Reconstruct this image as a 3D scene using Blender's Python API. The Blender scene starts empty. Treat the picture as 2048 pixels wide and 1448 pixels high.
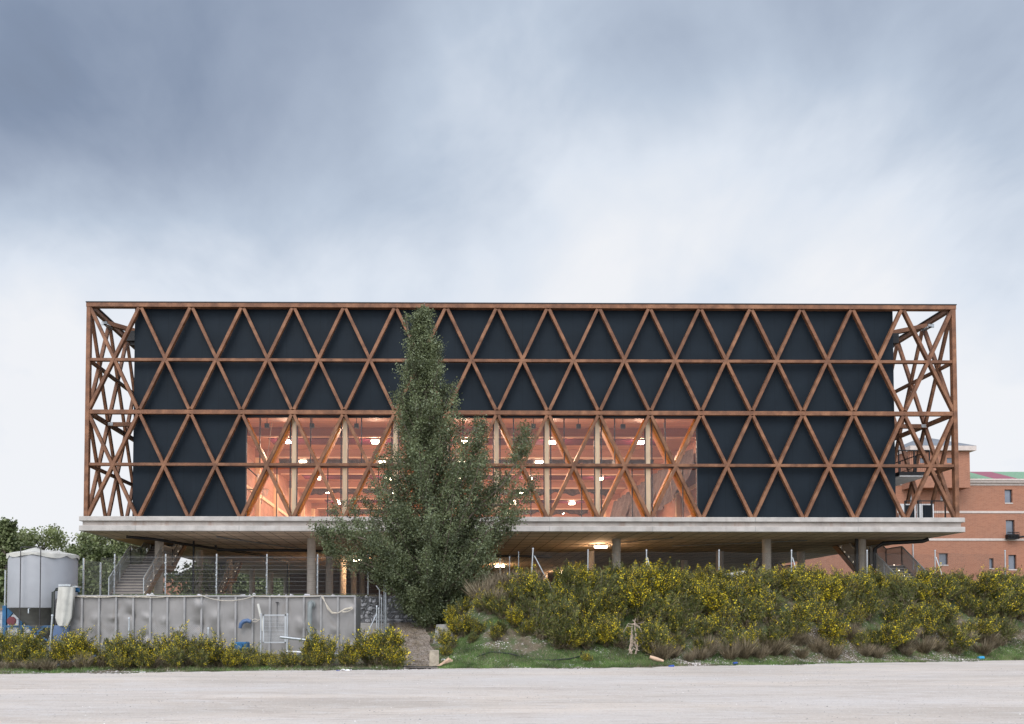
import bpy, bmesh, math, random
import numpy as np
from mathutils import Vector, Matrix
R = math.radians
random.seed(7); rng = np.random.default_rng(7)
S = bpy.context.scene
COL = S.collection

# ------------------------------------------------------------------ camera
F = 1706.67                                   # focal length in pixels of a 2048 px wide frame (30 mm)
YAW, PIT, ROLL, PX, PY = -0.0066, 0.03315, 0.00088, 886.914, 1191.13
EYE = Vector((0, 0, 1.6))
right0 = Vector((math.cos(YAW), math.sin(YAW), 0)); fwd0 = Vector((-math.sin(YAW), math.cos(YAW), 0))
fwd = fwd0 * math.cos(PIT) + Vector((0, 0, 1)) * math.sin(PIT)
up1 = -fwd0 * math.sin(PIT) + Vector((0, 0, 1)) * math.cos(PIT)
rt = right0 * math.cos(ROLL) + up1 * math.sin(ROLL)
up = -right0 * math.sin(ROLL) + up1 * math.cos(ROLL)
cam = bpy.data.cameras.new('camera'); camo = bpy.data.objects.new('camera', cam); COL.objects.link(camo)
cam.sensor_width = 36; cam.sensor_fit = 'HORIZONTAL'; cam.lens = F / 2048 * 36
cam.shift_x = (1024 - PX) / 2048; cam.shift_y = (PY - 724) / 2048
cam.clip_start = .1; cam.clip_end = 3000
m = Matrix((rt, up, -fwd)).transposed().to_4x4(); m.translation = EYE
camo.matrix_world = m
S.camera = camo

def W(u, v, Y):
    """world point on the plane y = Y seen at photo pixel (u, v)"""
    d = fwd + rt * ((u - PX) / F) + up * ((PY - v) / F)
    return EYE + d * (Y / d.y)
def WX(u, Y, v=1100): return W(u, v, Y).x
def WZ(v, Y, u=1000): return W(u, v, Y).z

# ------------------------------------------------------------------ world, sun, exposure
S.view_settings.view_transform = 'Standard'; S.view_settings.look = 'None'
S.view_settings.exposure = 0.6; S.view_settings.gamma = 1
SUN_EL, SUN_AZ = 48, 200                       # sun behind the camera, a little to the left
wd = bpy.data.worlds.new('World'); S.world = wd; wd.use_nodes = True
nt = wd.node_tree; nt.nodes.clear()
N = nt.nodes.new; L = nt.links.new
def math_node(nt, op, a, b=None, c=None, clamp=False):
    n = nt.nodes.new('ShaderNodeMath'); n.operation = op; n.use_clamp = clamp
    for i, x in enumerate((a, b, c)):
        if x is None: continue
        if isinstance(x, (int, float)): n.inputs[i].default_value = x
        else: nt.links.new(x, n.inputs[i])
    return n.outputs[0]
tc = N('ShaderNodeTexCoord'); nrm = N('ShaderNodeVectorMath'); nrm.operation = 'NORMALIZE'; L(tc.outputs['Generated'], nrm.inputs[0])
sp = N('ShaderNodeSeparateXYZ'); L(nrm.outputs[0], sp.inputs[0])
zz = math_node(nt, 'MAXIMUM', sp.outputs[2], 0.0); zd = math_node(nt, 'ADD', zz, 0.42)
cx = math_node(nt, 'DIVIDE', sp.outputs[0], zd); cy = math_node(nt, 'DIVIDE', sp.outputs[1], zd)
cv = N('ShaderNodeCombineXYZ'); L(cx, cv.inputs[0]); L(cy, cv.inputs[1])
def cloud(scale, rot, sx, sy, detail, off, rough=.5):
    mp = N('ShaderNodeMapping'); mp.inputs['Rotation'].default_value = (0, 0, R(rot)); mp.inputs['Scale'].default_value = (sx, sy, 1)
    mp.inputs['Location'].default_value = (off, off * .37, 0)
    mp.vector_type = 'TEXTURE' if False else 'POINT'
    L(cv.outputs[0], mp.inputs[0]); n = N('ShaderNodeTexNoise'); L(mp.outputs[0], n.inputs['Vector'])
    n.inputs['Scale'].default_value = scale; n.inputs['Detail'].default_value = detail; n.inputs['Roughness'].default_value = rough
    n.inputs['Distortion'].default_value = .35
    return n.outputs[0]
n1 = cloud(1.3, 28, 1.0, .8, 4, 3.1); n2 = cloud(3.4, 34, 1.0, .75, 5, 8.7, .55); n3 = cloud(8.0, 30, 1.0, .8, 5, 1.7, .6)
den = math_node(nt, 'MULTIPLY_ADD', math_node(nt, 'SUBTRACT', n1, .5), .62, 0.0)
den = math_node(nt, 'MULTIPLY_ADD', math_node(nt, 'SUBTRACT', n2, .5), .62, den)
den = math_node(nt, 'MULTIPLY_ADD', math_node(nt, 'SUBTRACT', n3, .5), .16, den)
# heavier cloud banks of the sky, each a soft patch round a direction
def bank(u, v, width, amount, den):
    d = (fwd + rt * ((u - PX) / F) + up * ((PY - v) / F)).normalized()
    dn = N('ShaderNodeVectorMath'); dn.operation = 'DOT_PRODUCT'; L(nrm.outputs[0], dn.inputs[0]); dn.inputs[1].default_value = d
    a = math_node(nt, 'SUBTRACT', 1.0, dn.outputs['Value'])
    e = math_node(nt, 'EXPONENT', math_node(nt, 'DIVIDE', a, -(1 - math.cos(R(width)))))
    return math_node(nt, 'MULTIPLY_ADD', e, amount, den)
for b in ((90, 210, 8, .34), (300, 60, 9, .06), (-150, 330, 8, .20), (620, 150, 7, .08), (1290, -20, 7, .08), (1990, 60, 8, .20), (440, 330, 5, .06),
          (1100, 330, 5, -.08), (1000, 110, 5, -.15), (1600, 240, 6, -.03), (1180, 560, 7, -.06), (160, 560, 8, -.24), (1750, 620, 9, -.16), (2040, 420, 5, .05), (620, 330, 7, .05), (1350, 130, 6, .07), (1800, 330, 6, .03)):
    den = bank(*b, den)
el = math_node(nt, 'MULTIPLY_ADD', zz, 1.10, -0.185)
den = math_node(nt, 'ADD', den, el, clamp=True)
cr = N('ShaderNodeValToRGB'); L(den, cr.inputs[0])
e = cr.color_ramp.elements
e[0].position = 0.0; e[0].color = (.90, .915, .95, 1)
e[1].position = 1.0; e[1].color = (.20, .245, .33, 1)
for p, c in ((.20, (.75, .81, .90, 1)), (.40, (.52, .60, .72, 1)), (.62, (.36, .425, .545, 1)), (.82, (.24, .30, .415, 1))):
    q = e.new(p); q.color = c
sky = N('ShaderNodeTexSky'); sky.sky_type = 'NISHITA'; sky.sun_disc = False
sky.sun_elevation = R(SUN_EL); sky.sun_rotation = R(SUN_AZ)
ms = N('ShaderNodeVectorMath'); ms.operation = 'SCALE'; L(sky.outputs[0], ms.inputs[0]); ms.inputs[3].default_value = .1
mx = N('ShaderNodeMix'); mx.data_type = 'RGBA'; mx.inputs[0].default_value = .96
L(ms.outputs[0], mx.inputs[6]); L(cr.outputs[0], mx.inputs[7])
# unseen sky behind the camera brightened to light facade and road
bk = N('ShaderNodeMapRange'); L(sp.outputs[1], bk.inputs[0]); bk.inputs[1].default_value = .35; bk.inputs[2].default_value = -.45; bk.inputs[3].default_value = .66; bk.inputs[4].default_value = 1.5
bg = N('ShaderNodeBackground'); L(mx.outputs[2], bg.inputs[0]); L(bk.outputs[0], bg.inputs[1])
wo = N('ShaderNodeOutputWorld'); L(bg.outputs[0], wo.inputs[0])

sl = bpy.data.lights.new('sun', 'SUN'); sl.energy = 1.5; sl.angle = R(35); sl.color = (1, .93, .86)
so = bpy.data.objects.new('sun', sl); COL.objects.link(so)
az, elv = R(SUN_AZ), R(SUN_EL)
sd = Vector((math.sin(az) * math.cos(elv), math.cos(az) * math.cos(elv), math.sin(elv)))
so.rotation_euler = sd.to_track_quat('Z', 'Y').to_euler()

# ------------------------------------------------------------------ materials
def mat(name, col, rough=.7, metal=0.0, var=.12, scale=3.0, bump=0.0, bscale=30.0, stretch=(1, 1, 1), col2=None, coords='Object', rnd=0.0, spec=.4, detail=4):
    m = bpy.data.materials.new(name); m.use_nodes = True; t = m.node_tree; t.nodes.clear()
    o = t.nodes.new('ShaderNodeOutputMaterial'); b = t.nodes.new('ShaderNodeBsdfPrincipled'); t.links.new(b.outputs[0], o.inputs[0])
    b.inputs['Roughness'].default_value = rough; b.inputs['Metallic'].default_value = metal
    b.inputs['Specular IOR Level'].default_value = spec
    tc = t.nodes.new('ShaderNodeTexCoord'); mp = t.nodes.new('ShaderNodeMapping'); t.links.new(tc.outputs[coords], mp.inputs[0])
    mp.inputs['Scale'].default_value = stretch
    n = t.nodes.new('ShaderNodeTexNoise'); n.inputs['Scale'].default_value = scale; n.inputs['Detail'].default_value = detail; t.links.new(mp.outputs[0], n.inputs['Vector'])
    r = t.nodes.new('ShaderNodeValToRGB'); t.links.new(n.outputs[0], r.inputs[0])
    c2 = col2 or tuple(min(1, c * (1 + var)) for c in col); c1 = col if col2 else tuple(c * (1 - var) for c in col)
    r.color_ramp.elements[0].position = .32; r.color_ramp.elements[0].color = (*c1, 1)
    r.color_ramp.elements[1].position = .68; r.color_ramp.elements[1].color = (*c2, 1)
    out = r.outputs[0]
    if rnd:
        oi = t.nodes.new('ShaderNodeObjectInfo'); hs = t.nodes.new('ShaderNodeHueSaturation')
        v = t.nodes.new('ShaderNodeMapRange'); t.links.new(oi.outputs['Random'], v.inputs[0]); v.inputs[3].default_value = 1 - rnd; v.inputs[4].default_value = 1 + rnd
        t.links.new(v.outputs[0], hs.inputs['Value']); t.links.new(out, hs.inputs['Color']); out = hs.outputs[0]
    t.links.new(out, b.inputs['Base Color'])
    if bump:
        n2 = t.nodes.new('ShaderNodeTexNoise'); n2.inputs['Scale'].default_value = bscale; n2.inputs['Detail'].default_value = 5; t.links.new(mp.outputs[0], n2.inputs['Vector'])
        bp = t.nodes.new('ShaderNodeBump'); bp.inputs['Strength'].default_value = bump; bp.inputs['Distance'].default_value = .03
        t.links.new(n2.outputs[0], bp.inputs['Height']); t.links.new(bp.outputs[0], b.inputs['Normal'])
    m['bsdf'] = b.name
    return m
def bsdf(m): return m.node_tree.nodes[m['bsdf']]
def basecol(m): return bsdf(m).inputs['Base Color'].links[0].from_socket
def mixin(m, fac, col, mode='MIX'):
    t = m.node_tree; x = t.nodes.new('ShaderNodeMix'); x.data_type = 'RGBA'; x.blend_type = mode
    t.links.new(basecol(m), x.inputs[6])
    if isinstance(col, tuple): x.inputs[7].default_value = (*col, 1)
    else: t.links.new(col, x.inputs[7])
    if isinstance(fac, (int, float)): x.inputs[0].default_value = fac
    else: t.links.new(fac, x.inputs[0])
    t.links.new(x.outputs[2], bsdf(m).inputs['Base Color'])
def noise_fac(m, scale, lo, hi, stretch=(1, 1, 1), detail=4, coords='Object', amount=1.0, dist=0.0):
    t = m.node_tree; tc = t.nodes.new('ShaderNodeTexCoord'); mp = t.nodes.new('ShaderNodeMapping'); t.links.new(tc.outputs[coords], mp.inputs[0]); mp.inputs['Scale'].default_value = stretch
    n = t.nodes.new('ShaderNodeTexNoise'); n.inputs['Scale'].default_value = scale; n.inputs['Detail'].default_value = detail; n.inputs['Distortion'].default_value = dist; t.links.new(mp.outputs[0], n.inputs['Vector'])
    r = t.nodes.new('ShaderNodeMapRange'); t.links.new(n.outputs[0], r.inputs[0]); r.inputs[1].default_value = lo; r.inputs[2].default_value = hi; r.inputs[4].default_value = amount
    return r.outputs[0]
def seam_fac(m, axis, spacing, width, amount=1.0):
    t = m.node_tree; tc = t.nodes.new('ShaderNodeTexCoord'); s = t.nodes.new('ShaderNodeSeparateXYZ'); t.links.new(tc.outputs['Object'], s.inputs[0])
    a = math_node(t, 'FRACT', math_node(t, 'DIVIDE', s.outputs[axis], spacing))
    return math_node(t, 'MULTIPLY', math_node(t, 'LESS_THAN', a, width / spacing), amount)

M = {}
M['timber'] = mat('weathered_red_timber', (.175, .077, .038), .62, var=.3, scale=2.2, bump=.25, bscale=40, stretch=(1, 1, 1), rnd=.14)
mixin(M['timber'], noise_fac(M['timber'], 26, .52, .75, (1, 1, .35)), (.105, .042, .024))
mixin(M['timber'], noise_fac(M['timber'], 1.1, .5, .72, amount=.5), (.32, .16, .085))
M['pale_timber'] = mat('pale_glulam', (.90, .70, .46), .6, var=.14, scale=4, bump=.1, stretch=(1, 1, .2), rnd=.06)
M['lamplit_timber'] = mat('lamplit_orange_timber', (.55, .21, .03), .5, var=.2, scale=5, rnd=.08)  # warm hall light on the brace sides is put into this orange
M['cladding'] = mat('dark_blue_grey_cladding', (.0105, .0165, .0235), .6, var=.10, scale=.8, spec=.12, rnd=0)
mixin(M['cladding'], seam_fac(M['cladding'], 0, 1.0, .025, .6), (.006, .009, .012))
mixin(M['cladding'], noise_fac(M['cladding'], 3, .62, .9, (1, 1, .15), amount=.25), (.03, .038, .048))
M['concrete'] = mat('cast_concrete', (.435, .41, .385), .85, var=.14, scale=1.6, bump=.35, bscale=18, detail=7)
mixin(M['concrete'], noise_fac(M['concrete'], 1.6, .56, .8, (1, 1, .12), amount=.45), (.22, .16, .12))
mixin(M['concrete'], noise_fac(M['concrete'], 14, .60, .72, amount=.3), (.2, .185, .17))
M['concrete_recess'] = mat('stained_concrete', (.38, .34, .31), .9, var=.16, scale=1.2, bump=.3, detail=6)
mixin(M['concrete_recess'], noise_fac(M['concrete_recess'], 2.5, .55, .8, (1, 1, .08), amount=.6), (.24, .13, .08))
M['soffit'] = mat('board_marked_concrete', (.60, .465, .36), .9, var=.18, scale=.6, bump=.5, bscale=5, stretch=(1, .5, 1), detail=6)
mixin(M['soffit'], seam_fac(M['soffit'], 0, .9, .07, .8), (.13, .095, .07))
mixin(M['soffit'], seam_fac(M['soffit'], 1, 1.8, .22, .8), (.13, .095, .07))
mixin(M['soffit'], noise_fac(M['soffit'], 3.2, .5, .8, amount=.5), (.33, .25, .18))
M['old_concrete'] = mat('old_grey_concrete', (.24, .235, .22), .95, var=.3, scale=4, bump=.5)
M['column'] = mat('round_concrete', (.40, .355, .31), .8, var=.10, scale=2, bump=.2)
M['tan_board'] = mat('tan_plywood', (.42, .26, .13), .8, var=.15, scale=3, stretch=(1, .2, 1))
M['black_metal'] = mat('black_metal', (.012, .012, .014), .5, var=.2)
M['dark_frame'] = mat('dark_window_frame', (.045, .042, .045), .5, var=.1)
M['galv'] = mat('galvanised_steel', (.42, .45, .47), .45, .55, var=.12, scale=8)
M['steel_grey'] = mat('grey_steel', (.28, .29, .30), .5, .4, var=.12)
M['wire'] = mat('wire', (.17, .17, .17), .6, .3, var=.1)
M['wire_dark'] = mat('dull_wire', (.07, .07, .07), .6, .3, var=.1)
M['stair'] = mat('stair_concrete', (.15, .135, .13), .85, var=.12, bump=.2)
M['stair_wood'] = mat('stair_underside', (.24, .15, .09), .8, var=.15)
M['tank'] = mat('dull_steel_sheet', (.26, .25, .245), .55, .25, var=.12, scale=1.2, bump=.12, bscale=6, detail=6)
mixin(M['tank'], noise_fac(M['tank'], 1.4, .56, .72, (1, 1, .6), amount=.45, dist=1.0), (.19, .165, .145))
mixin(M['tank'], noise_fac(M['tank'], 2.2, .60, .75, (1, 1, .2), amount=.4), (.38, .37, .37))
M['tank_rib'] = mat('painted_steel_rib', (.29, .285, .285), .55, .2, var=.12, scale=3)
M['silo'] = mat('silo_shell', (.31, .32, .34), .6, .1, var=.07, scale=1.0, bump=.05)
mixin(M['silo'], noise_fac(M['silo'], 2.0, .55, .8, (1, 1, .15), amount=.3), (.25, .245, .24))
M['cone'] = mat('stained_cone', (.17, .165, .16), .6, .3, var=.25, scale=2)
M['blue'] = mat('blue_paint', (.02, .11, .24), .5, var=.25, scale=4)
M['blue_bag'] = mat('blue_plastic', (.07, .12, .23), .5, var=.15)
M['white_tarp'] = mat('dirty_white_tarp', (.50, .49, .45), .7, var=.12, scale=3, bump=.3, bscale=6)
M['white_paint'] = mat('white_paint', (.72, .73, .74), .5, var=.06)
M['rope'] = mat('pale_rope', (.55, .50, .42), .9, var=.12, scale=20)
M['red'] = mat('red_paint', (.14, .03, .04), .5, var=.2)
M['pipe'] = mat('grey_green_pipe', (.20, .22, .22), .5, var=.12)
M['stone'] = mat('grey_limestone', (.56, .555, .57), .85, var=.25, scale=2.6, bump=.6, bscale=14, detail=6)
M['stone_dark'] = mat('gabion_core', (.22, .22, .225), 1, var=.2)
M['white_block'] = mat('whitewashed_block', (.42, .43, .46), .85, var=.06, bump=.2)
M['brown_cap'] = mat('brown_coping', (.24, .15, .10), .8, var=.15)
M['bark'] = mat('bark', (.16, .13, .105), .9, var=.3, scale=8, bump=.5, bscale=30, stretch=(1, 1, .3))
M['dry_wood'] = mat('dry_pale_wood', (.45, .36, .29), .9, var=.2, scale=10)
M['plank'] = mat('fresh_cut_wood', (.58, .40, .28), .8, var=.15, scale=6)
M['block'] = mat('beige_block', (.38, .33, .26), .9, var=.3, scale=5, bump=.4)
M['rubber'] = mat('black_rubber', (.02, .025, .022), .5, var=.2)
M['burgundy'] = mat('burgundy_girder', (.10, .008, .03), .6, var=.12)
M['hall_wood'] = mat('pink_hall_wood', (.62, .37, .28), .6, var=.10, scale=1.5, bump=.1, stretch=(.25, 3, 1))
mixin(M['hall_wood'], seam_fac(M['hall_wood'], 1, .6, .045, .5), (.33, .17, .12))
M['hall_girder'] = mat('hall_girder_wood', (.40, .20, .14), .6, var=.14, scale=3, stretch=(.2, 1, 1))
M['hall_wall'] = mat('hall_wall_panel', (.52, .27, .19), .65, var=.12, scale=1.2, stretch=(1, 1, 2))
mixin(M['hall_wall'], seam_fac(M['hall_wall'], 2, 1.2, .04, .5), (.28, .13, .09))
M['curtain'] = mat('grey_divider_curtain', (.105, .08, .08), .85, var=.35, scale=3, bump=1, bscale=5)
M['hall_floor'] = mat('hall_floor', (.42, .30, .2), .5, var=.08)
M['lit_flange'] = mat('pale_lit_flange', (.85, .66, .5), .6, var=.05)  # pale colour stands in for light on the girders' lower edge
M['seat_dark'] = mat('dark_grey_board', (.08, .07, .07), .7, var=.1)
M['slate'] = mat('zinc_roof', (.22, .235, .26), .6, .2, var=.14, scale=.6)
mixin(M['slate'], seam_fac(M['slate'], 0, .8, .1, .5), (.12, .13, .15))
M['roof_green'] = mat('green_metal_roof', (.20, .36, .22), .55, var=.10)
mixin(M['roof_green'], seam_fac(M['roof_green'], 0, .75, .13, .6), (.08, .15, .10))
M['roof_red'] = mat('crimson_metal_roof', (.33, .09, .13), .55, var=.10)
mixin(M['roof_red'], seam_fac(M['roof_red'], 0, .75, .13, .6), (.14, .04, .06))
M['band'] = mat('pale_stone_band', (.55, .48, .44), .8, var=.08)
M['window_dark'] = mat('window_pane', (.10, .12, .16), .15, var=.3, scale=.4, spec=.8)
M['reveal'] = mat('dark_window_surround', (.035, .03, .035), .6, var=.1)
M['litter_white'] = mat('white_litter', (.75, .75, .75), .6, var=.08)
M['litter_blue'] = mat('blue_litter', (.03, .08, .35), .4, var=.1)
M['litter_cyan'] = mat('cyan_litter', (.03, .3, .55), .4, var=.1)
M['fern'] = mat('hedge_green', (.05, .075, .035), .9, var=.35, scale=2)

# brick
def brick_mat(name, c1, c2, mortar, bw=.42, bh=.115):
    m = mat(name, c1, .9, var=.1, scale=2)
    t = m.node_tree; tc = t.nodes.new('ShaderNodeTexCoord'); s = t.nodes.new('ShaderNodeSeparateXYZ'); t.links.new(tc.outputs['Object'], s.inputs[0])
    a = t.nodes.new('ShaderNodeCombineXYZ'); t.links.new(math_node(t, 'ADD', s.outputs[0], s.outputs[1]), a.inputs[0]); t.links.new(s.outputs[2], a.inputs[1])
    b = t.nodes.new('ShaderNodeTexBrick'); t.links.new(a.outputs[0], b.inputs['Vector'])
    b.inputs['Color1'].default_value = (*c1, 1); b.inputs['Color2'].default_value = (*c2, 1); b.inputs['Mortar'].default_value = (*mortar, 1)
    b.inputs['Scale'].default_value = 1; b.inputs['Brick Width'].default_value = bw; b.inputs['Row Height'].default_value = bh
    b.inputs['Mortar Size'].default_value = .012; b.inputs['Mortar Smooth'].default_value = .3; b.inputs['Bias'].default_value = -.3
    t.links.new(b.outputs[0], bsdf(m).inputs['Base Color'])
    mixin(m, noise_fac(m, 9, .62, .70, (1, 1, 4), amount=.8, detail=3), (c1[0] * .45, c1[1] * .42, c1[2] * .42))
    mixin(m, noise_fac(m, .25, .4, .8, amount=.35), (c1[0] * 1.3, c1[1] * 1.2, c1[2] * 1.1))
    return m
M['brick'] = brick_mat('orange_brick', (.34, .15, .092), (.245, .10, .062), (.36, .25, .19))
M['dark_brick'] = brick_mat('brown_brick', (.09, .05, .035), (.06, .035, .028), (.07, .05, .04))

# leaves: colour differs from leaf to leaf
def leaf_mat(name, stops, rough=.55, transl=.25):
    m = bpy.data.materials.new(name); m.use_nodes = True; t = m.node_tree; t.nodes.clear()
    o = t.nodes.new('ShaderNodeOutputMaterial'); b = t.nodes.new('ShaderNodeBsdfPrincipled'); b.inputs['Roughness'].default_value = rough
    g = t.nodes.new('ShaderNodeNewGeometry'); r = t.nodes.new('ShaderNodeValToRGB'); t.links.new(g.outputs['Random Per Island'], r.inputs[0])
    e = r.color_ramp.elements; e[0].position = stops[0][0]; e[0].color = (*stops[0][1], 1); e[1].position = stops[-1][0]; e[1].color = (*stops[-1][1], 1)
    for p, c in stops[1:-1]:
        q = e.new(p); q.color = (*c, 1)
    tc = t.nodes.new('ShaderNodeTexCoord'); n = t.nodes.new('ShaderNodeTexNoise'); n.inputs['Scale'].default_value = 1.4; n.inputs['Detail'].default_value = 4; t.links.new(tc.outputs['Object'], n.inputs['Vector'])
    mr = t.nodes.new('ShaderNodeMapRange'); t.links.new(n.outputs[0], mr.inputs[0]); mr.inputs[1].default_value = .3; mr.inputs[2].default_value = .7; mr.inputs[3].default_value = .5; mr.inputs[4].default_value = 1.65
    h = t.nodes.new('ShaderNodeHueSaturation'); t.links.new(r.outputs[0], h.inputs['Color']); t.links.new(mr.outputs[0], h.inputs['Value'])
    t.links.new(h.outputs[0], b.inputs['Base Color'])
    tr = t.nodes.new('ShaderNodeBsdfTranslucent'); t.links.new(h.outputs[0], tr.inputs[0]); x = t.nodes.new('ShaderNodeMixShader'); x.inputs[0].default_value = transl
    t.links.new(b.outputs[0], x.inputs[1]); t.links.new(tr.outputs[0], x.inputs[2]); t.links.new(x.outputs[0], o.inputs[0])
    return m
M['poplar'] = leaf_mat('poplar_leaf', ((0, (.07, .085, .034)), (.45, (.115, .138, .06)), (.75, (.155, .185, .095)), (.93, (.195, .235, .14)), (1, (.25, .29, .20))))
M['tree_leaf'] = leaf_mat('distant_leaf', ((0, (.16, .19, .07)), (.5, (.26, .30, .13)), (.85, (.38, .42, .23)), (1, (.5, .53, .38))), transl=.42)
M['conifer'] = leaf_mat('dark_green_leaf', ((0, (.085, .115, .04)), (.6, (.15, .185, .075)), (1, (.26, .30, .15))))
M['broom'] = leaf_mat('broom_green', ((0, (.038, .052, .012)), (.5, (.085, .105, .024)), (.85, (.18, .185, .04)), (1, (.30, .26, .065))))
M['flower'] = leaf_mat('broom_flower', ((0, (.60, .42, .012)), (.5, (.84, .64, .02)), (1, (.95, .80, .04))), transl=.3)
M['twig'] = leaf_mat('brown_twig', ((0, (.065, .05, .028)), (.6, (.16, .125, .075)), (1, (.29, .235, .155))), transl=0)
M['dry_grass'] = leaf_mat('dry_grass', ((0, (.11, .085, .05)), (.6, (.22, .175, .115)), (1, (.38, .32, .22))), transl=.15)
M['grass'] = leaf_mat('green_grass', ((0, (.06, .11, .025)), (.5, (.10, .19, .045)), (.9, (.18, .25, .08)), (1, (.32, .30, .16))))
M['pebble'] = leaf_mat('pale_pebble', ((0, (.25, .22, .2)), (.5, (.42, .38, .35)), (1, (.72, .69, .66))), transl=0, rough=.9)

# glass: clear, mirror at its own grazing reflectance
g = bpy.data.materials.new('window_glass'); g.use_nodes = True; t = g.node_tree; t.nodes.clear()
o = t.nodes.new('ShaderNodeOutputMaterial'); x = t.nodes.new('ShaderNodeMixShader'); tr = t.nodes.new('ShaderNodeBsdfTransparent'); gl = t.nodes.new('ShaderNodeBsdfGlossy'); fr = t.nodes.new('ShaderNodeFresnel')
tr.inputs[0].default_value = (.95, .95, .95, 1); gl.inputs['Roughness'].default_value = .01; fr.inputs[0].default_value = 1.55
t.links.new(math_node(t, 'MULTIPLY', fr.outputs[0], .85, clamp=True), x.inputs[0]); t.links.new(tr.outputs[0], x.inputs[1]); t.links.new(gl.outputs[0], x.inputs[2]); t.links.new(x.outputs[0], o.inputs[0]); M['glass'] = g
def sheer(name, col, keep):
    g = bpy.data.materials.new(name); g.use_nodes = True; t = g.node_tree; t.nodes.clear()
    o = t.nodes.new('ShaderNodeOutputMaterial'); x = t.nodes.new('ShaderNodeMixShader'); tr = t.nodes.new('ShaderNodeBsdfTransparent'); b = t.nodes.new('ShaderNodeBsdfPrincipled')
    b.inputs['Base Color'].default_value = (*col, 1); b.inputs['Roughness'].default_value = .5
    tc = t.nodes.new('ShaderNodeTexCoord'); n = t.nodes.new('ShaderNodeTexNoise'); n.inputs['Scale'].default_value = 60; t.links.new(tc.outputs['Object'], n.inputs['Vector'])
    mr = t.nodes.new('ShaderNodeMapRange'); t.links.new(n.outputs[0], mr.inputs[0]); mr.inputs[3].default_value = keep - .12; mr.inputs[4].default_value = keep + .12
    t.links.new(mr.outputs[0], x.inputs[0]); t.links.new(tr.outputs[0], x.inputs[1]); t.links.new(b.outputs[0], x.inputs[2]); t.links.new(x.outputs[0], o.inputs[0]); return g
M['perforated'] = sheer('perforated_sheet', (.30, .30, .30), .76)
M['net'] = sheer('fine_net', (.5, .5, .5), .3)
def lamp_mat(name, col, s):
    g = bpy.data.materials.new(name); g.use_nodes = True; t = g.node_tree; t.nodes.clear(); o = t.nodes.new('ShaderNodeOutputMaterial'); e = t.nodes.new('ShaderNodeEmission')
    e.inputs[0].default_value = (*col, 1); e.inputs[1].default_value = s; t.links.new(e.outputs[0], o.inputs[0]); return g
M['lamp'] = lamp_mat('warm_lamp', (1, .82, .58), 22)
M['led'] = lamp_mat('step_led', (1, .86, .68), 4)

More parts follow.
